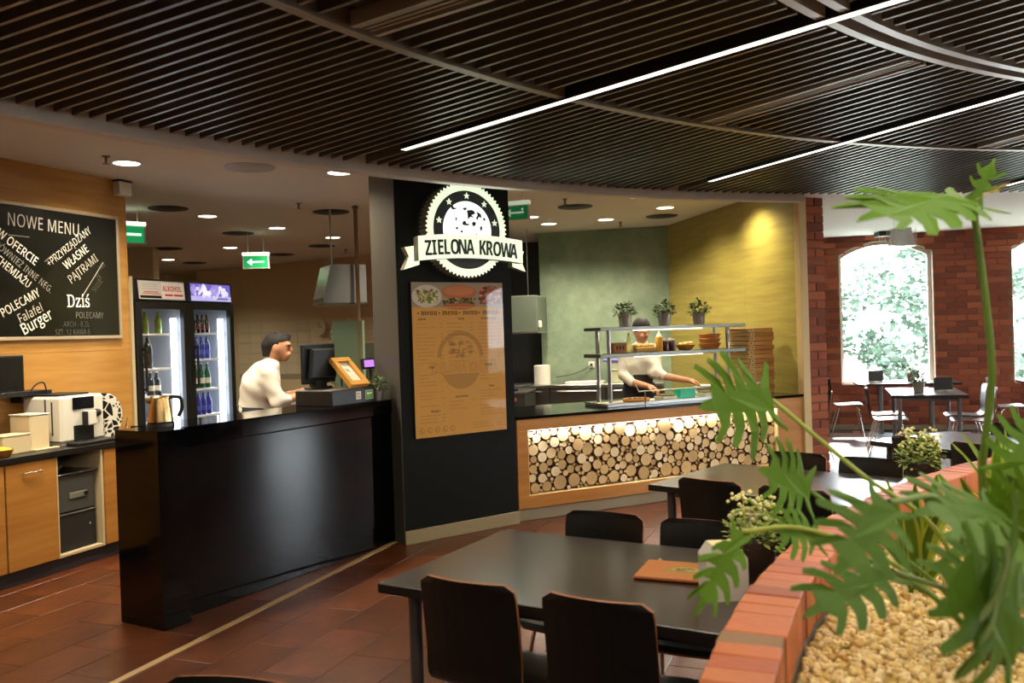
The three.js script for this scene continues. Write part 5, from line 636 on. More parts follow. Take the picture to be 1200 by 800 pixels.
{
  // cook behind the serving shelf, arm reaching right
  const t = thing('person', 'person in white with a dark apron reaching over the food behind the serving shelf', 'person', [1.38, 0, -9.35], 0.15);
  const neck = [0.03, 1.45, 0.02], torso = smin(0.08, cap([-0.02, 0.98, -0.02], [0.0, 1.22, 0], 0.15, 0.16), cap([-0.09, 1.24, 0], [-0.12, 1.35, 0.0], 0.13, 0.09), cap([0.09, 1.24, 0], [0.12, 1.35, 0], 0.13, 0.09), cap([0, 1.34, 0], neck, 0.1, 0.06));
  const arm = smin(0.03, cap([0.17, 1.36, 0.03], [0.14, 1.14, 0.16], 0.075, 0.062), cap([0.14, 1.14, 0.16], [0.2, 1.1, 0.2], 0.062, 0.055), cap([-0.17, 1.36, 0.03], [-0.2, 1.12, 0.1], 0.072, 0.06), cap([-0.2, 1.12, 0.1], [-0.14, 1.04, 0.18], 0.058, 0.05));
  const legs = smin(0.05, cap([-0.09, 0.95, 0], [-0.1, 0.5, 0.02], 0.1, 0.07), cap([-0.1, 0.5, 0.02], [-0.1, 0.09, 0], 0.065, 0.05), cap([0.09, 0.95, 0], [0.1, 0.5, 0.02], 0.1, 0.07), cap([0.1, 0.5, 0.02], [0.1, 0.09, 0], 0.065, 0.05), cap([-0.1, 0.05, -0.03], [-0.11, 0.04, 0.17], 0.045, 0.04), cap([0.1, 0.05, -0.03], [0.11, 0.04, 0.17], 0.045, 0.04));
  const head = smin(0.03, ell([0.03, 1.6, 0.05], [0.08, 0.115, 0.1]), cap([0.03, 1.54, 0.09], [0.03, 1.52, 0.12], 0.05, 0.042), cap(neck, [0.03, 1.54, 0.04], 0.055, 0.052), cap([0.03, 1.6, 0.145], [0.03, 1.575, 0.165], 0.012, 0.014), ell([-0.05, 1.6, 0.03], [0.012, 0.034, 0.022]), ell([0.11, 1.6, 0.03], [0.012, 0.034, 0.022]), ell([0.03, 1.535, 0.15], [0.024, 0.008, 0.012]));
  part(t, 'body', [sdfMesh(smin(0.02, head, cap([0.18, 1.1, 0.2], [0.45, 1.045, 0.3], 0.045, 0.03), cap([-0.14, 1.04, 0.18], [0.0, 1.0, 0.3], 0.044, 0.03)), [-0.25, 0.9, -0.15], [0.6, 1.8, 0.45], 0.0095), handGeo([0.45, 1.045, 0.3], [1, -0.25, 0.3], [0, -1, 0.1], 0.6), handGeo([0.0, 1.0, 0.3], [0.7, -0.3, 0.6], [0, -1, 0.1], 0.6)], M.skin);
  part(t, 'jacket', sdfMesh((x, y, z) => smin(0.05, torso, arm)(x, y, z) + 0.004 * Math.sin(y * 40 + x * 20) * Math.sin(z * 28), [-0.4, 0.8, -0.25], [0.4, 1.55, 0.35], 0.0125), M.shirt, 'white kitchen jacket'); part(t, 'trousers', sdfMesh(legs, [-0.3, -0.01, -0.2], [0.3, 1.1, 0.3], 0.014), M.trousers);
  part(t, 'apron', sdfMesh((x, y, z) => Math.max(torso(x, y, z) - 0.012, y - 1.12, -z - 0.02), [-0.3, 0.75, -0.3], [0.3, 1.2, 0.3], 0.0125), M.apron, 'dark apron around the waist');
  part(t, 'hair', sdfMesh((x, y, z) => Math.max(ell([0.03, 1.63, 0.035], [0.098, 0.112, 0.115])(x, y, z), -(y - 1.565) - (z < 0.07 ? 0.1 : 0)), [-0.12, 1.42, -0.15], [0.2, 1.8, 0.2], 0.0085), M.hair, 'dark cap of hair'); part(t, 'eye', [new THREE.SphereGeometry(0.011, 10, 8).translate(0.0, 1.612, 0.135), new THREE.SphereGeometry(0.011, 10, 8).translate(0.06, 1.612, 0.135)], M.hair);
}
// ---------------------------------------------------------------- tables and chairs
const CHAIR = (() => {
  const prof = new THREE.CatmullRomCurve3([[0, 0.432, 0.215], [0, 0.446, 0.17], [0, 0.444, 0.02], [0, 0.436, -0.1], [0, 0.447, -0.165], [0, 0.50, -0.205], [0, 0.62, -0.222], [0, 0.74, -0.236], [0, 0.82, -0.25]].map((p) => V3(...p)), false, 'catmullrom', 0.5), LEN = prof.getLength();
  function shell(s0, s1, n) {
    const m = 8, th = 0.011, top = [], bot = [], G = { p: [], n: [] };
    for (let i = 0; i <= n; i++) { const s = s0 + (s1 - s0) * i / n, c = prof.getPointAt(s), tg = prof.getTangentAt(s), nn = V3(0, -tg.z, tg.y).multiplyScalar(-1), dEnd = (1 - s) * LEN, dSt = s * LEN, r = 0.035; let w = 0.36 + 0.05 * Math.max(0, 1 - s / 0.4); const q = Math.min(dEnd, dSt); if (q < r) w -= 2 * (r - Math.sqrt(Math.max(0, r * r - (r - q) * (r - q)))); const back = THREE.MathUtils.smoothstep(s, 0.5, 0.7); const a = [], b = []; for (let j = 0; j <= m; j++) { const t = -1 + 2 * j / m, x = t * w / 2, dz = back * 0.022 * t * t, dy = (1 - back) * 0.008 * t * t; a.push(V3(x, c.y + nn.y * th / 2 + dy, c.z + nn.z * th / 2 + dz)); b.push(V3(x, c.y - nn.y * th / 2 + dy, c.z - nn.z * th / 2 + dz)); } top.push(a); bot.push(b); }
    const pos = [], grp = [[], []]; const q = (k, a, b, c, d) => grp[k].push(a, b, c, a, c, d);
    for (let i = 0; i < n; i++) for (let j = 0; j < m; j++) { q(0, top[i][j], top[i][j + 1], top[i + 1][j + 1], top[i + 1][j]); q(0, bot[i][j], bot[i + 1][j], bot[i + 1][j + 1], bot[i][j + 1]); }
    for (let i = 0; i < n; i++) { q(1, top[i][0], top[i + 1][0], bot[i + 1][0], bot[i][0]); q(1, top[i][m], bot[i][m], bot[i + 1][m], top[i + 1][m]); } for (let j = 0; j < m; j++) { q(1, top[0][j], bot[0][j], bot[0][j + 1], top[0][j + 1]); q(1, top[n][j], top[n][j + 1], bot[n][j + 1], bot[n][j]); }
    for (const g of grp) for (const v of g) pos.push(v.x, v.y, v.z);
    const g = new THREE.BufferGeometry(); g.setAttribute('position', new THREE.Float32BufferAttribute(pos, 3)); g.setAttribute('uv', new THREE.Float32BufferAttribute(new Float32Array(pos.length / 3 * 2), 2)); g.computeVertexNormals(); g.addGroup(0, grp[0].length, 0); g.addGroup(grp[0].length, grp[1].length, 1); return g;
  }
  return { seat: shell(0, 0.52, 14), back: shell(0.5205, 1, 18) };
})();
const legG = {}; for (const s of [-1, 1]) { legG['f' + s] = tube([[s * 0.13, 0.432, 0.1], [s * 0.155, 0.42, 0.13], [s * 0.175, 0.3, 0.155], [s * 0.205, 0.005, 0.2]], 0.0085, 14, 8); legG['r' + s] = tube([[s * 0.13, 0.428, -0.08], [s * 0.15, 0.41, -0.11], [s * 0.165, 0.28, -0.15], [s * 0.195, 0.005, -0.235]], 0.0085, 14, 8); }
let chair0;
function chair(pos, turn, label, group) {
  if (chair0) { const r = copyOf(chair0, pos, turn, label); if (group) r.userData.group = group; else delete r.userData.group; return r; }
  const t = thing('dining_chair', label, 'chair', pos, turn, group);
  part(t, 'seat', CHAIR.seat, [M.chair, M.chairEdge]); part(t, 'backrest', CHAIR.back, [M.chair, M.chairEdge]);
  for (const k of ['f-1', 'f1', 'r-1', 'r1']) part(t, 'leg', legG[k], M.chrome);
  part(t, 'seat_frame', [rod([-0.13, 0.43, 0.1], [0.13, 0.43, 0.1], 0.008), rod([-0.13, 0.426, -0.08], [0.13, 0.426, -0.08], 0.008)], M.chrome);
  chair0 = t; return t;
}
function tableAt(F, w, d, label, group) { // local x 0..w, z -d..0
  const t = thing('dining_table', label, 'table', [F.x, 0, F.z], F.t, group);
  part(t, 'tabletop', bx(0, w, 0.715, 0.75, -d, 0, 0.003), [M.table][0]); part(t, 'edge_band', [bx(0.0, w, 0.716, 0.748, 0.0002, 0.002, 0.0005), bx(-0.002, -0.0002, 0.716, 0.748, -d, 0, 0.0005)], M.tableEdge);
  part(t, 'frame', [bx(0.08, w - 0.08, 0.675, 0.714, -0.12, -0.08), bx(0.08, w - 0.08, 0.675, 0.714, -d + 0.08, -d + 0.12), bx(0.06, 0.1, 0.675, 0.714, -d + 0.1, -0.1), bx(w - 0.1, w - 0.06, 0.675, 0.714, -d + 0.1, -0.1)], M.legGrey);
  for (const x of [0.09, w - 0.09]) for (const z of [-0.09, -d + 0.09]) part(t, 'leg', cyl(0.024, 0.024, 0.714, x, 0, z, 16), M.legGrey);
  return t;
}
const TB = [[-1.32, -1.06, 14.5, 'far left'], [-0.493, -2.96, 29.9], [0.726, -4.694, 41.96], [2.558, -6.142, 63.2]].map(([x, z, a]) => frame(x, z, -a));
const tl = ['dark dining table beside the bar end of the planter', 'dark dining table with the orange menu and a white carton', 'dark dining table in front of the log counter', 'dark dining table between the log counter and the windows'];
TB.forEach((F, i) => {
  tableAt(F, 1.33, 0.87, tl[i], 'dark tables along the planter');
  [[0.397, -0.18, Math.PI, 'near the aisle'], [0.85, -0.18, Math.PI, ''], [0.40, -0.815, 0, ''], [0.835, -0.815, 0, '']].forEach(([lx, lz, r], k) => {
    const side = k < 2 ? 'back turned away from the counter' : 'facing away from the counter';
    const where = ['the table at the bar end', 'the table with the orange menu', 'the table in front of the log counter', 'the table between counter and windows'][i];
    chair(at(F, lx, 0, lz), F.t + r, `black plywood chair, ${['outer', 'inner'][k % 2]} of the pair ${k < 2 ? 'before' : 'behind'} ${where}`);
  });
});
// things on the tables
{
  const F = TB[1];
  const mt = ctex(256, 180, (c) => { c.fillStyle = '#b0682a'; c.fillRect(0, 0, 256, 180); const g = rng(8); for (let i = 0; i < 600; i++) { c.fillStyle = g() > 0.5 ? 'rgba(90,45,15,0.12)' : 'rgba(230,150,80,0.1)'; c.fillRect(g() * 256, g() * 180, 12 + g() * 30, 1.5); } c.strokeStyle = '#8a7a2a'; c.lineWidth = 9; c.beginPath(); c.ellipse(128, 84, 52, 40, 0, Math.PI, 0); c.stroke(); c.fillStyle = '#a8923c'; c.beginPath(); c.ellipse(128, 84, 40, 30, 0, 0, 7); c.fill(); c.fillStyle = '#5a3a14'; for (let i = 0; i < 14; i++) { c.beginPath(); c.ellipse(100 + g() * 56, 66 + g() * 34, 4 + g() * 6, 3 + g() * 4, 0, 0, 7); c.fill(); } c.fillStyle = '#8a7a2a'; c.fillRect(66, 96, 124, 22); });
  const m = thing('menu_card', 'orange-brown menu board with a round emblem lying on the near table', 'menu', at(F, 0.93, 0.7502, -0.52), F.t + 0.12); part(m, 'cover', bx(-0.155, 0.155, 0.002, 0.012, -0.11, 0.11, 0.003), std(0x9a5420, 0.45)); part(m, 'print', new THREE.PlaneGeometry(0.305, 0.215).rotateX(-Math.PI / 2).translate(0, 0.0124, 0), std(0xffffff, 0.4, { map: mt })); part(m, 'underside', bx(-0.152, 0.152, 0, 0.002, -0.107, 0.107, 0.0008), std(0x2a1208, 0.6));
  const tw = thing('twig', 'small pale twig lying beside the orange menu', 'twig', at(F, 0.78, 0.755, -0.6), 0.2); part(tw, 'stem', tube([[-0.035, 0, 0], [-0.01, 0.004, 0.008], [0.02, 0.002, -0.004], [0.04, 0.006, 0.004]], 0.003, 12, 6), std(0x9a8a5c, 0.7)); part(tw, 'knot', new THREE.SphereGeometry(0.007, 8, 6).translate(0.03, 0.006, 0), std(0xb0a06c, 0.7));
  const carton = (pos, turn, label) => { const n = thing('napkin_carton', label, 'carton', pos, turn); const s = poly([[-0.065, 0], [0.065, 0], [0.065, 0.13], [0.04, 0.165], [-0.04, 0.165], [-0.065, 0.13]]); part(n, 'carton', extr(s, 0.1, 0.001).translate(0, 0, -0.05), std(0xcac2b6, 0.7)); part(n, 'lid', [bx(-0.04, 0.04, 0.1652, 0.169, -0.045, 0.045)], std(0xd8cc9c, 0.7)); part(n, 'dark_side', bx(0.0651, 0.066, 0.01, 0.125, -0.045, 0.045, 0.0003), std(0x5c4a3c, 0.7)); return n; };
  carton(at(F, 1.12, 0.7502, -0.33), F.t + 0.55, 'white six-sided paper carton on the near table by the brick rim');
  // flowering pots at the planter end of two tables
  const fg = herbGeo(7, 0.1, 0.17, 330, 0.03), fl = (() => { const g = rng(12), L = []; for (let i = 0; i < 90; i++) { const a = g() * 6.28, q = Math.sqrt(g()) * 0.1, y = 0.06 + g() * 0.12; L.push(new THREE.IcosahedronGeometry(0.006 + g() * 0.004, 0).translate(Math.cos(a) * q, y, Math.sin(a) * q)); } return mergeGeometries(L.map(flat)); })();
  const flowerPot = (pos, label, hm, k) => { const t = thing('flowering_pot', label, 'potted plant', pos, 0.4); part(t, 'pot', lathe([[0.001, 0], [0.055, 0], [0.07, 0.1], [0.074, 0.11], [0.066, 0.11], [0.06, 0.095], [0.001, 0.095]], 20), std(0x3a2a20, 0.7)); part(t, 'soil', cyl(0.06, 0.06, 0.005, 0, 0.092, 0, 14), M.soil); part(t, 'foliage', fg.clone().translate(0, 0.08, 0), hm); part(t, 'blossom', fl.clone().translate(0, 0.09, 0), M.flower).userData.kind = 'stuff'; t.scale.setScalar(k); return t; };
  flowerPot(at(F, 1.14, 0.7502, -0.68), 'pot of cream flowers at the brick-rim end of the near table', M.herbL, 1.0);
  flowerPot(at(TB[2], 1.2, 0.7502, -0.72), 'light green leafy pot at the brick-rim end of the table before the log counter', M.herbL, 1.1);
  // tables by the window
  const T4 = frame(4.37, -9.87, -20.6); tableAt(T4, 0.8, 1.2, 'dark dining table with a herb pot standing before the first window', 'dark tables by the windows');
  chair(at(T4, -0.02, 0, -0.3), T4.t + Math.PI / 2, 'black plywood chair on the column side of the window table, nearer the planter'); chair(at(T4, -0.02, 0, -0.92), T4.t + Math.PI / 2, 'black plywood chair on the column side of the window table, nearer the window');
  chair(at(T4, 0.86, 0, -0.25), T4.t - Math.PI / 2, 'black plywood chair on the far side of the window table, nearer the planter'); chair(at(T4, 0.86, 0, -0.85), T4.t - Math.PI / 2, 'black plywood chair on the far side of the window table, nearer the window');
  herbPot(at(T4, 0.33, 0.7502, -0.5), 'green herb in a zinc pot on the table before the first window', undefined, 1.25);
  const holder = (pos, turn, label) => { const n = thing('menu_stand', label, 'stand', pos, turn); part(n, 'panel', bx(-0.11, 0.11, 0.02, 0.17, -0.012, 0.012, 0.006), M.darkGrey); part(n, 'foot', [bx(-0.09, -0.02, 0, 0.02, -0.05, 0.05), bx(0.02, 0.09, 0, 0.02, -0.05, 0.05)], M.white); return n; };
  holder(at(T4, 0.6, 0.7502, -0.55), 0.0, 'dark menu stand on the table before the first window');
  const ped = (x, z, label) => { const t = thing('cafe_table', label, 'table', [x, 0, z], FW.t, 'small window tables'); part(t, 'top', bx(-0.33, 0.33, 0.72, 0.75, -0.33, 0.33, 0.004), M.table); part(t, 'column', cyl(0.035, 0.035, 0.71, 0, 0.01, 0), M.legGrey); part(t, 'foot', cyl(0.22, 0.2, 0.014, 0, 0, 0, 24), M.legGrey); };
  ped(5.2, -12.1, 'small pedestal table under the first window'); ped(5.85, -11.95, 'second small pedestal table under the first window'); ped(7.15, -11.35, 'small pedestal table under the second window');
  holder([5.12, 0.7502, -12.05], 0.1, 'dark menu stand on the pedestal table under the first window'); herbPot([5.62, 0.7502, -12.05], 'little herb in a clay pot under the first window', undefined, 1.1, 0.055, 0.1, M.terracotta);
  holder([6.95, 0.7502, -11.3], -0.3, 'dark menu stand on the pedestal table under the second window'); herbPot([7.2, 0.7502, -11.3], 'green herb in a zinc pot under the second window', undefined, 1.2);
  chair([4.74, 0, -12.15], FW.t + Math.PI / 2, 'black plywood chair at the pedestal table under the first window'); chair([6.5, 0, -11.2], FW.t + Math.PI / 2, 'black plywood chair at the pedestal table under the second window'); chair([3.46, 0, -10.0], -Math.PI / 2 - 0.2, 'black plywood chair half hidden behind the brick column');
  // square glass pendants
  for (const [x, z, label] of [[4.48, -9.75, 'square white glass pendant lamp nearer the slatted ceiling'], [5.42, -12.3, 'square white glass pendant lamp close to the first window']]) { const p = thing('pendant_lamp', label, 'pendant lamp', [x, H2, z], -0.1); part(p, 'canopy', bx(-0.12, 0.12, -0.07, 0, -0.12, 0.12, 0.006), M.darkGrey); part(p, 'cord', rod([-0.08, -0.24, 0.0], [-0.08, -0.07, 0.0], 0.003, 6), M.white); part(p, 'shade', (() => { const s = new THREE.CylinderGeometry(0.115, 0.165, 0.2, 4, 1, true).rotateY(Math.PI / 4).translate(0, -0.34, 0); return s; })(), phy(0xe6eaec, 0.5, { transmission: 0.4, thickness: 0, side: THREE.DoubleSide })); part(p, 'outer_glass', bx(-0.125, 0.125, -0.45, -0.24, -0.125, 0.125, 0.003), phy(0xffffff, 0.03, { transmission: 0.9, thickness: 0 })); part(p, 'stem', rod([0.0, -0.25, 0], [0, -0.07, 0], 0.006), M.white); }
}
// ---------------------------------------------------------------- curved brick planter
const PC = [5.226, 0.31], prad = (deg, r, y) => V3(PC[0] - r * Math.cos(deg * D2R), y, PC[1] - r * Math.sin(deg * D2R));
const GY = 0.815;
{
  const t = thing('brick_planter', 'long curved planter of orange bricks on edge filled with pale gravel', 'planter');
  const bg = [0, 1, 2].map((k) => { const s = poly([[-0.0625, -0.0305], [0.0625, -0.0315], [0.0625, 0.0315], [-0.0625, 0.0305]]); return mUV(extr(s, 0.114, 0.003).rotateX(-Math.PI / 2).translate(0, 0.003, 0)); });
  const da = 0.0685 / 5.185 / D2R; let i = 0;
  for (let a = 4; a < 84; a += da, i++) { const m = part(t, 'brick', bg[i % 3], (i % 19 === 7) ? M.brickPale : M.brickR[Math.floor(R() * 5)]), q = prad(a, 5.185 + rr(-0.003, 0.003), 0.83 + rr(-0.002, 0.002)); m.position.copy(q); m.rotation.y = -a * D2R; }
  const ring = (r0, r1, y0, y1, name, m, a0 = 4, a1 = 84) => { const s = new THREE.Shape(), n = 60; for (let k = 0; k <= n; k++) { const q = prad(a0 + (a1 - a0) * k / n, r1, 0); k ? s.lineTo(q.x, -q.z) : s.moveTo(q.x, -q.z); } for (let k = n; k >= 0; k--) { const q = prad(a0 + (a1 - a0) * k / n, r0, 0); s.lineTo(q.x, -q.z); } return part(t, name, mUV(extr(s, y1 - y0, 0, 1).rotateX(-Math.PI / 2).translate(0, y0, 0)), m); };
  ring(5.13, 5.24, 0.0, 0.83, 'outer_wall', mBrickPlanter); ring(5.128, 5.24, 0.832, 0.938, 'mortar_bed', M.mortar); ring(5.118, 5.13, 0.6, 0.828, 'inner_lining', M.concrete);
  ring(3.88, 4.0, 0.0, 0.95, 'rear_wall', mBrickPlanter); const bed = ring(4.0, 5.118, 0.3, GY - 0.01, 'gravel_bed', std(0xb89a52, 0.95));
  // end walls
  for (const a of [4, 84]) { const q = prad(a, 4.6, 0.475), m = part(t, 'end_wall', cbox(1.3, 0.95, 0.1, 0, 0, 0), mBrickPlanter); m.position.copy(q); m.rotation.y = -a * D2R; }
  const pg = new THREE.IcosahedronGeometry(1, 0); const n = 15000, im = new THREE.InstancedMesh(pg, std(0xffffff, 0.75), n), mm = new THREE.Matrix4(), qq = new THREE.Quaternion(), col = new THREE.Color(), g = rng(99);
  const pal = [0xefd79c, 0xe6c884, 0xf5e0ae, 0xdab870, 0xecd2a0, 0xc4924a]; let k = 0;
  while (k < n) { const a = 12 + g() * 60, r = 4.02 + Math.sqrt(g()) * 1.09; if (a < 30 && r < 4.3) continue; const q = prad(a, r, GY - 0.008 + g() * 0.016); qq.setFromEuler(new THREE.Euler(g() * 6, g() * 6, g() * 6)); const s = 0.0065 + g() * 0.006; mm.compose(q, qq, V3(s * (0.9 + g() * 0.7), s * 0.8, s)); im.setMatrixAt(k, mm); col.set(pal[Math.floor(g() * (g() < 0.1 ? 6 : 5))]); im.setColorAt(k, col); k++; }
  im.name = 'gravel'; im.userData = { kind: 'stuff' }; shadow(im); t.add(im);
}
// ---------------------------------------------------------------- planter plants
function lobedLeaf(base, A, B, width, nHint, m, seed, lobes = 5) {
  const g = rng(seed), a = V3(...A), b = V3(...B), ax = b.clone().sub(a), L = ax.length(); ax.normalize();
  const n = V3(...nHint); n.addScaledVector(ax, -n.dot(ax)).normalize(); const sd = ax.clone().cross(n).normalize();
  const pts = []; const side = (s) => { const P = []; for (let i = 0; i < lobes; i++) { const f = i / lobes, y0 = 0.02 + f * 0.74, prof = Math.sin(Math.PI * (0.24 + 0.62 * f)), w = width * prof * (0.85 + g() * 0.3), fw = 0.10 + 0.20 * f - (i === 0 ? 0.2 : 0), sin = width * 0.24 * (1 - 0.45 * f); P.push([s * sin, y0], [s * (sin + w * 0.35), y0 + fw * 0.35 - 0.02], [s * w * 0.86, y0 + fw * 0.82 - 0.015], [s * w, y0 + fw + 0.015], [s * w * 0.9, y0 + fw + 0.055], [s * (sin + w * 0.34), y0 + fw * 0.4 + 0.085]); } P.push([s * width * 0.13, 0.84], [s * width * 0.1, 0.95]); return P; };
  const rgt = side(1), lft = side(-1).reverse(); const sh = poly([[0, 0.0], ...rgt, [0, 1.02], ...lft]);
  const geo = new THREE.ExtrudeGeometry(sh, { depth: 0.004, bevelEnabled: false, steps: 1 }), p = geo.attributes.position, droop = 0.10 + g() * 0.08, fold = 0.16 + g() * 0.12;
  for (let i = 0; i < p.count; i++) { const x = p.getX(i), y = p.getY(i), z = p.getZ(i) * 0.4; const lift = -droop * y * y + fold * Math.abs(x) * 0.6 - 0.25 * x * x + 0.02 * Math.sin(y * 9 + x * 7); const w = a.clone().addScaledVector(ax, y * L).addScaledVector(sd, x * L).addScaledVector(n, (lift + z) * L); p.setXYZ(i, w.x - base[0], w.y - base[1], w.z - base[2]); }
  geo.computeVertexNormals(); return geo;
}
{
  const base = [1.08, GY, -1.947];
  const t = thing('philodendron', 'large philodendron with deeply lobed leaves growing in the brick planter', 'plant', base, 0);
  const rel = (P) => [P[0] - base[0], P[1] - base[1], P[2] - base[2]];
  const LV = [ // anchor, tip, width, normal hint, petiole middle, material
    [[0.954, 1.839, -1.752], [0.675, 1.823, -1.622], 0.42, [-0.1, 0.85, 0.5], [[0.985, 1.264, -1.8], [0.985, 1.5, -1.755]], M.leaf],
    [[0.651, 1.414, -2.148], [0.458, 1.416, -2.048], 0.62, [0, 0.35, 0.95], [[0.95, 1.12, -1.93], [0.799, 1.249, -1.97]], M.leaf],
    [[0.688, 1.21, -1.997], [0.568, 1.276, -1.947], 0.7, [0.1, 0.5, 0.85], [[0.95, 1.0, -1.95]], M.leaf],
    [[0.588, 1.315, -1.348], [0.475, 1.235, -1.262], 0.5, [0.25, 0.75, 0.7], [[0.9, 1.1, -1.7], [0.75, 1.28, -1.5]], M.leafD],
    [[0.456, 1.181, -1.746], [0.345, 1.045, -1.65], 0.24, [0.3, 0.5, 0.85], [[0.85, 1.05, -1.9], [0.62, 1.16, -1.83]], M.leaf],
    [[0.652, 1.141, -1.846], [0.54, 1.175, -1.8], 0.5, [0.1, 0.6, 0.8], [[0.9, 1.0, -1.9]], M.leaf],
    [[0.698, 1.134, -1.596], [0.51, 1.108, -1.5], 0.36, [0.1, 0.85, 0.5], [[0.95, 1.0, -1.8]], M.leafD],
    [[0.66, 1.17, -1.2], [0.64, 1.30, -1.08], 0.8, [0.3, 0.5, 0.85], [[0.95, 1.0, -1.7], [0.8, 1.05, -1.4]], M.leafD],
    [[0.852, 1.259, -1.497], [0.663, 1.3, -1.397], 0.42, [0.1, 0.85, 0.5], [[1.0, 1.05, -1.75]], M.leafD],
    [[0.927, 1.3, -1.597], [1.0, 1.42, -1.6], 0.6, [-0.2, 0.4, 0.9], [[1.02, 1.05, -1.8]], M.leaf],
    [[0.67, 1.153, -1.147], [0.56, 1.285, -1.097], 0.62, [0.2, 0.45, 0.9], [[1.0, 0.98, -1.7], [0.85, 1.05, -1.4]], M.leafD],
    [[0.745, 1.213, -1.247], [0.598, 1.205, -1.197], 0.62, [0.2, 0.7, 0.7], [[1.02, 1.0, -1.75], [0.9, 1.12, -1.45]], M.leafD],
    [[0.86, 1.225, -1.497], [0.91, 1.318, -1.447], 0.7, [0.0, 0.45, 0.9], [[1.05, 1.0, -1.8]], M.leaf],
    [[1.0, 1.2, -1.7], [0.9, 1.12, -1.5], 0.6, [0, 0.8, 0.6], [[1.05, 1.0, -1.85]], M.leaf],
  ];
  LV.forEach(([a, b, w, n, mid, m], i) => { part(t, 'leaf', lobedLeaf(base, a, b, w, n, m, 100 + i * 7, i === 0 ? 6 : 5), m); part(t, 'petiole', tube([[0.01 * (i % 3), 0, 0.01 * (i % 4)], ...mid.map(rel), rel(a)], i === 0 ? 0.0075 : 0.0055, 24, 8), i === 1 || i === 4 ? M.petiole : M.stem); });
  part(t, 'trunk', cyl(0.035, 0.028, 0.16, 0.01, -0.01, 0.0, 12), std(0x6a5238, 0.9));
  part(t, 'leaf', lobedLeaf(base, [0.954, 1.839, -1.752], [0.999, 1.93, -1.74], 0.34, [-0.1, 0.35, 0.95], M.leaf, 55, 3), M.leaf); part(t, 'dry_leaf', lobedLeaf(base, [0.957, 1.845, -1.752], [1.02, 1.88, -1.73], 0.1, [0, 0.6, 0.8], M.leaf, 56, 2), std(0xb89a58, 0.8));
}
function strap(base, tip, w, m, edge, t, arch) {
  const B = V3(0, 0, 0), T = V3(tip[0] - base[0], tip[1] - base[1], tip[2] - base[2]), mid = T.clone().multiplyScalar(0.5); mid.y += arch; const c = new THREE.QuadraticBezierCurve3(B, mid, T), n = 12, P = [[], []], pos = [[], []];
  const side = V3(-T.z, 0, T.x).normalize(); if (!isFinite(side.x) || side.length() < 0.5) side.set(1, 0, 0); side.lerp(V3(1, 0, 0.3), 0.6).normalize();
  const row = []; for (let i = 0; i <= n; i++) { const s = i / n, p = c.getPoint(s), k = w * Math.sin(Math.PI * (0.12 + 0.86 * s)) ** 0.7, up = V3(0, 0.12 * k, 0.35 * k); row.push([p.clone().addScaledVector(side, -k).add(up), p.clone().addScaledVector(side, -k * 0.62).addScaledVector(up, 0.4), p, p.clone().addScaledVector(side, k * 0.62).addScaledVector(up, 0.4), p.clone().addScaledVector(side, k).add(up)]); }
  for (let i = 0; i < n; i++) for (let j = 0; j < 4; j++) { const q = pos[j === 0 || j === 3 ? 1 : 0], a = row[i][j], b = row[i][j + 1], d = row[i + 1][j], e = row[i + 1][j + 1]; for (const v of [a, b, e, a, e, d]) q.push(v.x, v.y, v.z); }
  const g = new THREE.BufferGeometry(); g.setAttribute('position', new THREE.Float32BufferAttribute([...pos[0], ...pos[1]], 3)); g.setAttribute('uv', new THREE.Float32BufferAttribute(new Float32Array((pos[0].length + pos[1].length) / 3 * 2), 2)); g.computeVertexNormals(); g.addGroup(0, pos[0].length / 3, 0); g.addGroup(pos[0].length / 3, pos[1].length / 3, 1); part(t, 'leaf', g, [m, edge]);
}
{
  const b1 = [1.156, GY - 0.004, -2.478], p1 = thing('variegated_dracaena', 'strap-leaved plant with yellow leaf edges in the middle of the planter', 'plant', b1);
  [[1.038, 1.161, -2.396], [1.119, 1.14, -2.396], [1.207, 1.157, -2.446], [1.337, 1.087, -2.596], [0.949, 0.985, -2.345], [0.903, 1.026, -2.295], [1.037, 1.055, -2.445], [1.258, 1.037, -2.495], [1.043, 1.086, -2.296], [1.15, 1.08, -2.3], [1.3, 0.95, -2.3]].forEach((q, i) => strap(b1, q, 0.017 + (i % 3) * 0.004, i % 2 ? M.leafD : M.leaf, M.leafY, p1, 0.02 + (i > 3 ? 0.1 : 0.02)));
  part(p1, 'crown', lathe([[0.001, 0], [0.03, 0], [0.02, 0.05], [0.001, 0.06]], 12), M.stem);
  const b2 = [1.202, GY - 0.004, -2.163], p2 = thing('broad_strap_plant', 'tall clump of broad strap leaves beside the philodendron in the planter', 'plant', b2);
  [[1.139, 1.276, -2.097], [1.213, 1.301, -2.147], [1.18, 1.264, -1.997], [1.039, 1.229, -1.997], [1.138, 1.205, -1.897], [1.088, 1.204, -2.197], [1.335, 1.238, -2.297], [1.013, 1.171, -1.896], [1.3, 1.2, -2.05], [1.25, 1.3, -2.1], [1.35, 1.1, -2.0], [1.1, 1.1, -1.95]].forEach((q, i) => strap(b2, q, 0.022 + (i % 3) * 0.005, i % 3 ? M.leaf : M.leafD, i % 2 ? M.leafY : M.leaf, p2, 0.04 + (i % 4) * 0.03));
  part(p2, 'crown', lathe([[0.001, 0], [0.04, 0], [0.03, 0.06], [0.001, 0.07]], 12), M.stem);
  const b3 = [1.75, GY - 0.004, -3.0], p3 = thing('arching_grass', 'thin arching grass tuft farther along the planter', 'plant', b3); const g = rng(31);
  for (let i = 0; i < 16; i++) { const a = g() * 6.28, r = 0.12 + g() * 0.16; strap(b3, [b3[0] + Math.cos(a) * r, b3[1] + 0.15 + g() * 0.25, b3[2] + Math.sin(a) * r], 0.006 + g() * 0.004, M.leaf, M.leafY, p3, 0.1); }
}
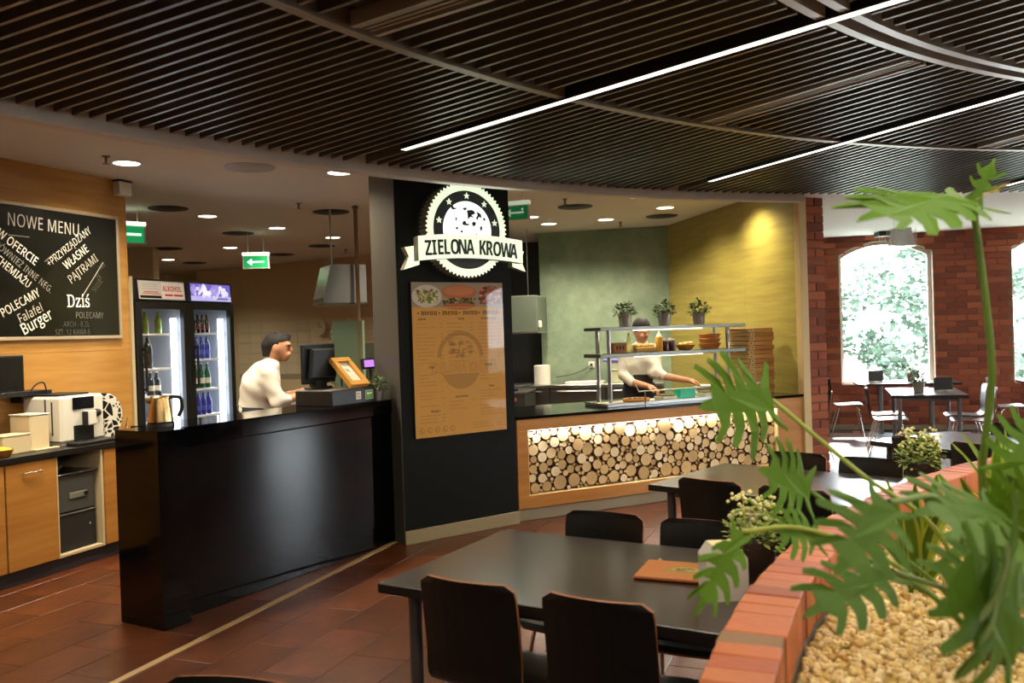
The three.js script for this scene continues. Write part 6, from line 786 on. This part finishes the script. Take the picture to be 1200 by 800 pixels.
// ---------------------------------------------------------------- outdoors
{
  const gr = thing('lawn', 'pale green ground outside the windows', 'ground'); gr.userData.kind = 'structure'; part(gr, 'turf', new THREE.CircleGeometry(120, 48).rotateX(-Math.PI / 2).translate(5, -0.45, -5), std(0x6e7466, 0.95));
  const lg = new THREE.BufferGeometry(); lg.setAttribute('position', new THREE.Float32BufferAttribute([0, 0, 0, 0.35, 0.1, 0.5, 0, 0, 1, -0.35, 0.1, 0.5], 3)); lg.setIndex([0, 1, 2, 0, 2, 3]); lg.computeVertexNormals();
  const lm = phy(0x2c4232, 0.7, { transmission: 0.3, thickness: 0, side: THREE.DoubleSide }), g = rng(404);
  for (const [x, z, h, r, label] of [[12.2, -24, 5.2, 2.8, 'broad leafy tree seen through the first window'], [8.6, -27, 4.2, 2.2, 'lower leafy tree at the edge of the first window'], [18, -25, 5.5, 2.8, 'leafy tree beyond the second window']]) {
    const t = thing('tree', label, 'tree', [x, -0.45, z]); part(t, 'trunk', tube([[0, 0, 0], [0.1, h * 0.35, 0.05], [-0.05, h * 0.75, 0]], 0.14, 16, 8), std(0x6a5c48, 0.9));
    const n = 4600, LV = [], mm = new THREE.Matrix4(), q = new THREE.Quaternion(); const cl = []; for (let k = 0; k < 44; k++) { const a = g() * 6.28, u = g(); cl.push([Math.cos(a) * r * Math.sqrt(g()) * Math.sin(Math.PI * (0.2 + 0.75 * u)), h * (0.07 + 0.95 * u), Math.sin(a) * r * Math.sqrt(g())]); }
    for (let k = 0; k < n; k++) { const c = cl[k % 44], s = 0.55 * Math.cbrt(g()), a = g() * 6.28, e = Math.acos(2 * g() - 1); q.setFromEuler(new THREE.Euler(g() * 6, g() * 6, g() * 6)); const ls = 0.16 + g() * 0.12; mm.compose(V3(c[0] + s * Math.sin(e) * Math.cos(a), c[1] + s * 0.7 * Math.cos(e), c[2] + s * Math.sin(e) * Math.sin(a)), q, V3(ls, ls, ls)); LV.push(lg.clone().applyMatrix4(mm)); } part(t, 'foliage', mergeGeometries(LV), lm).userData.kind = 'stuff';
  }
}
renderer.render(scene, camera);
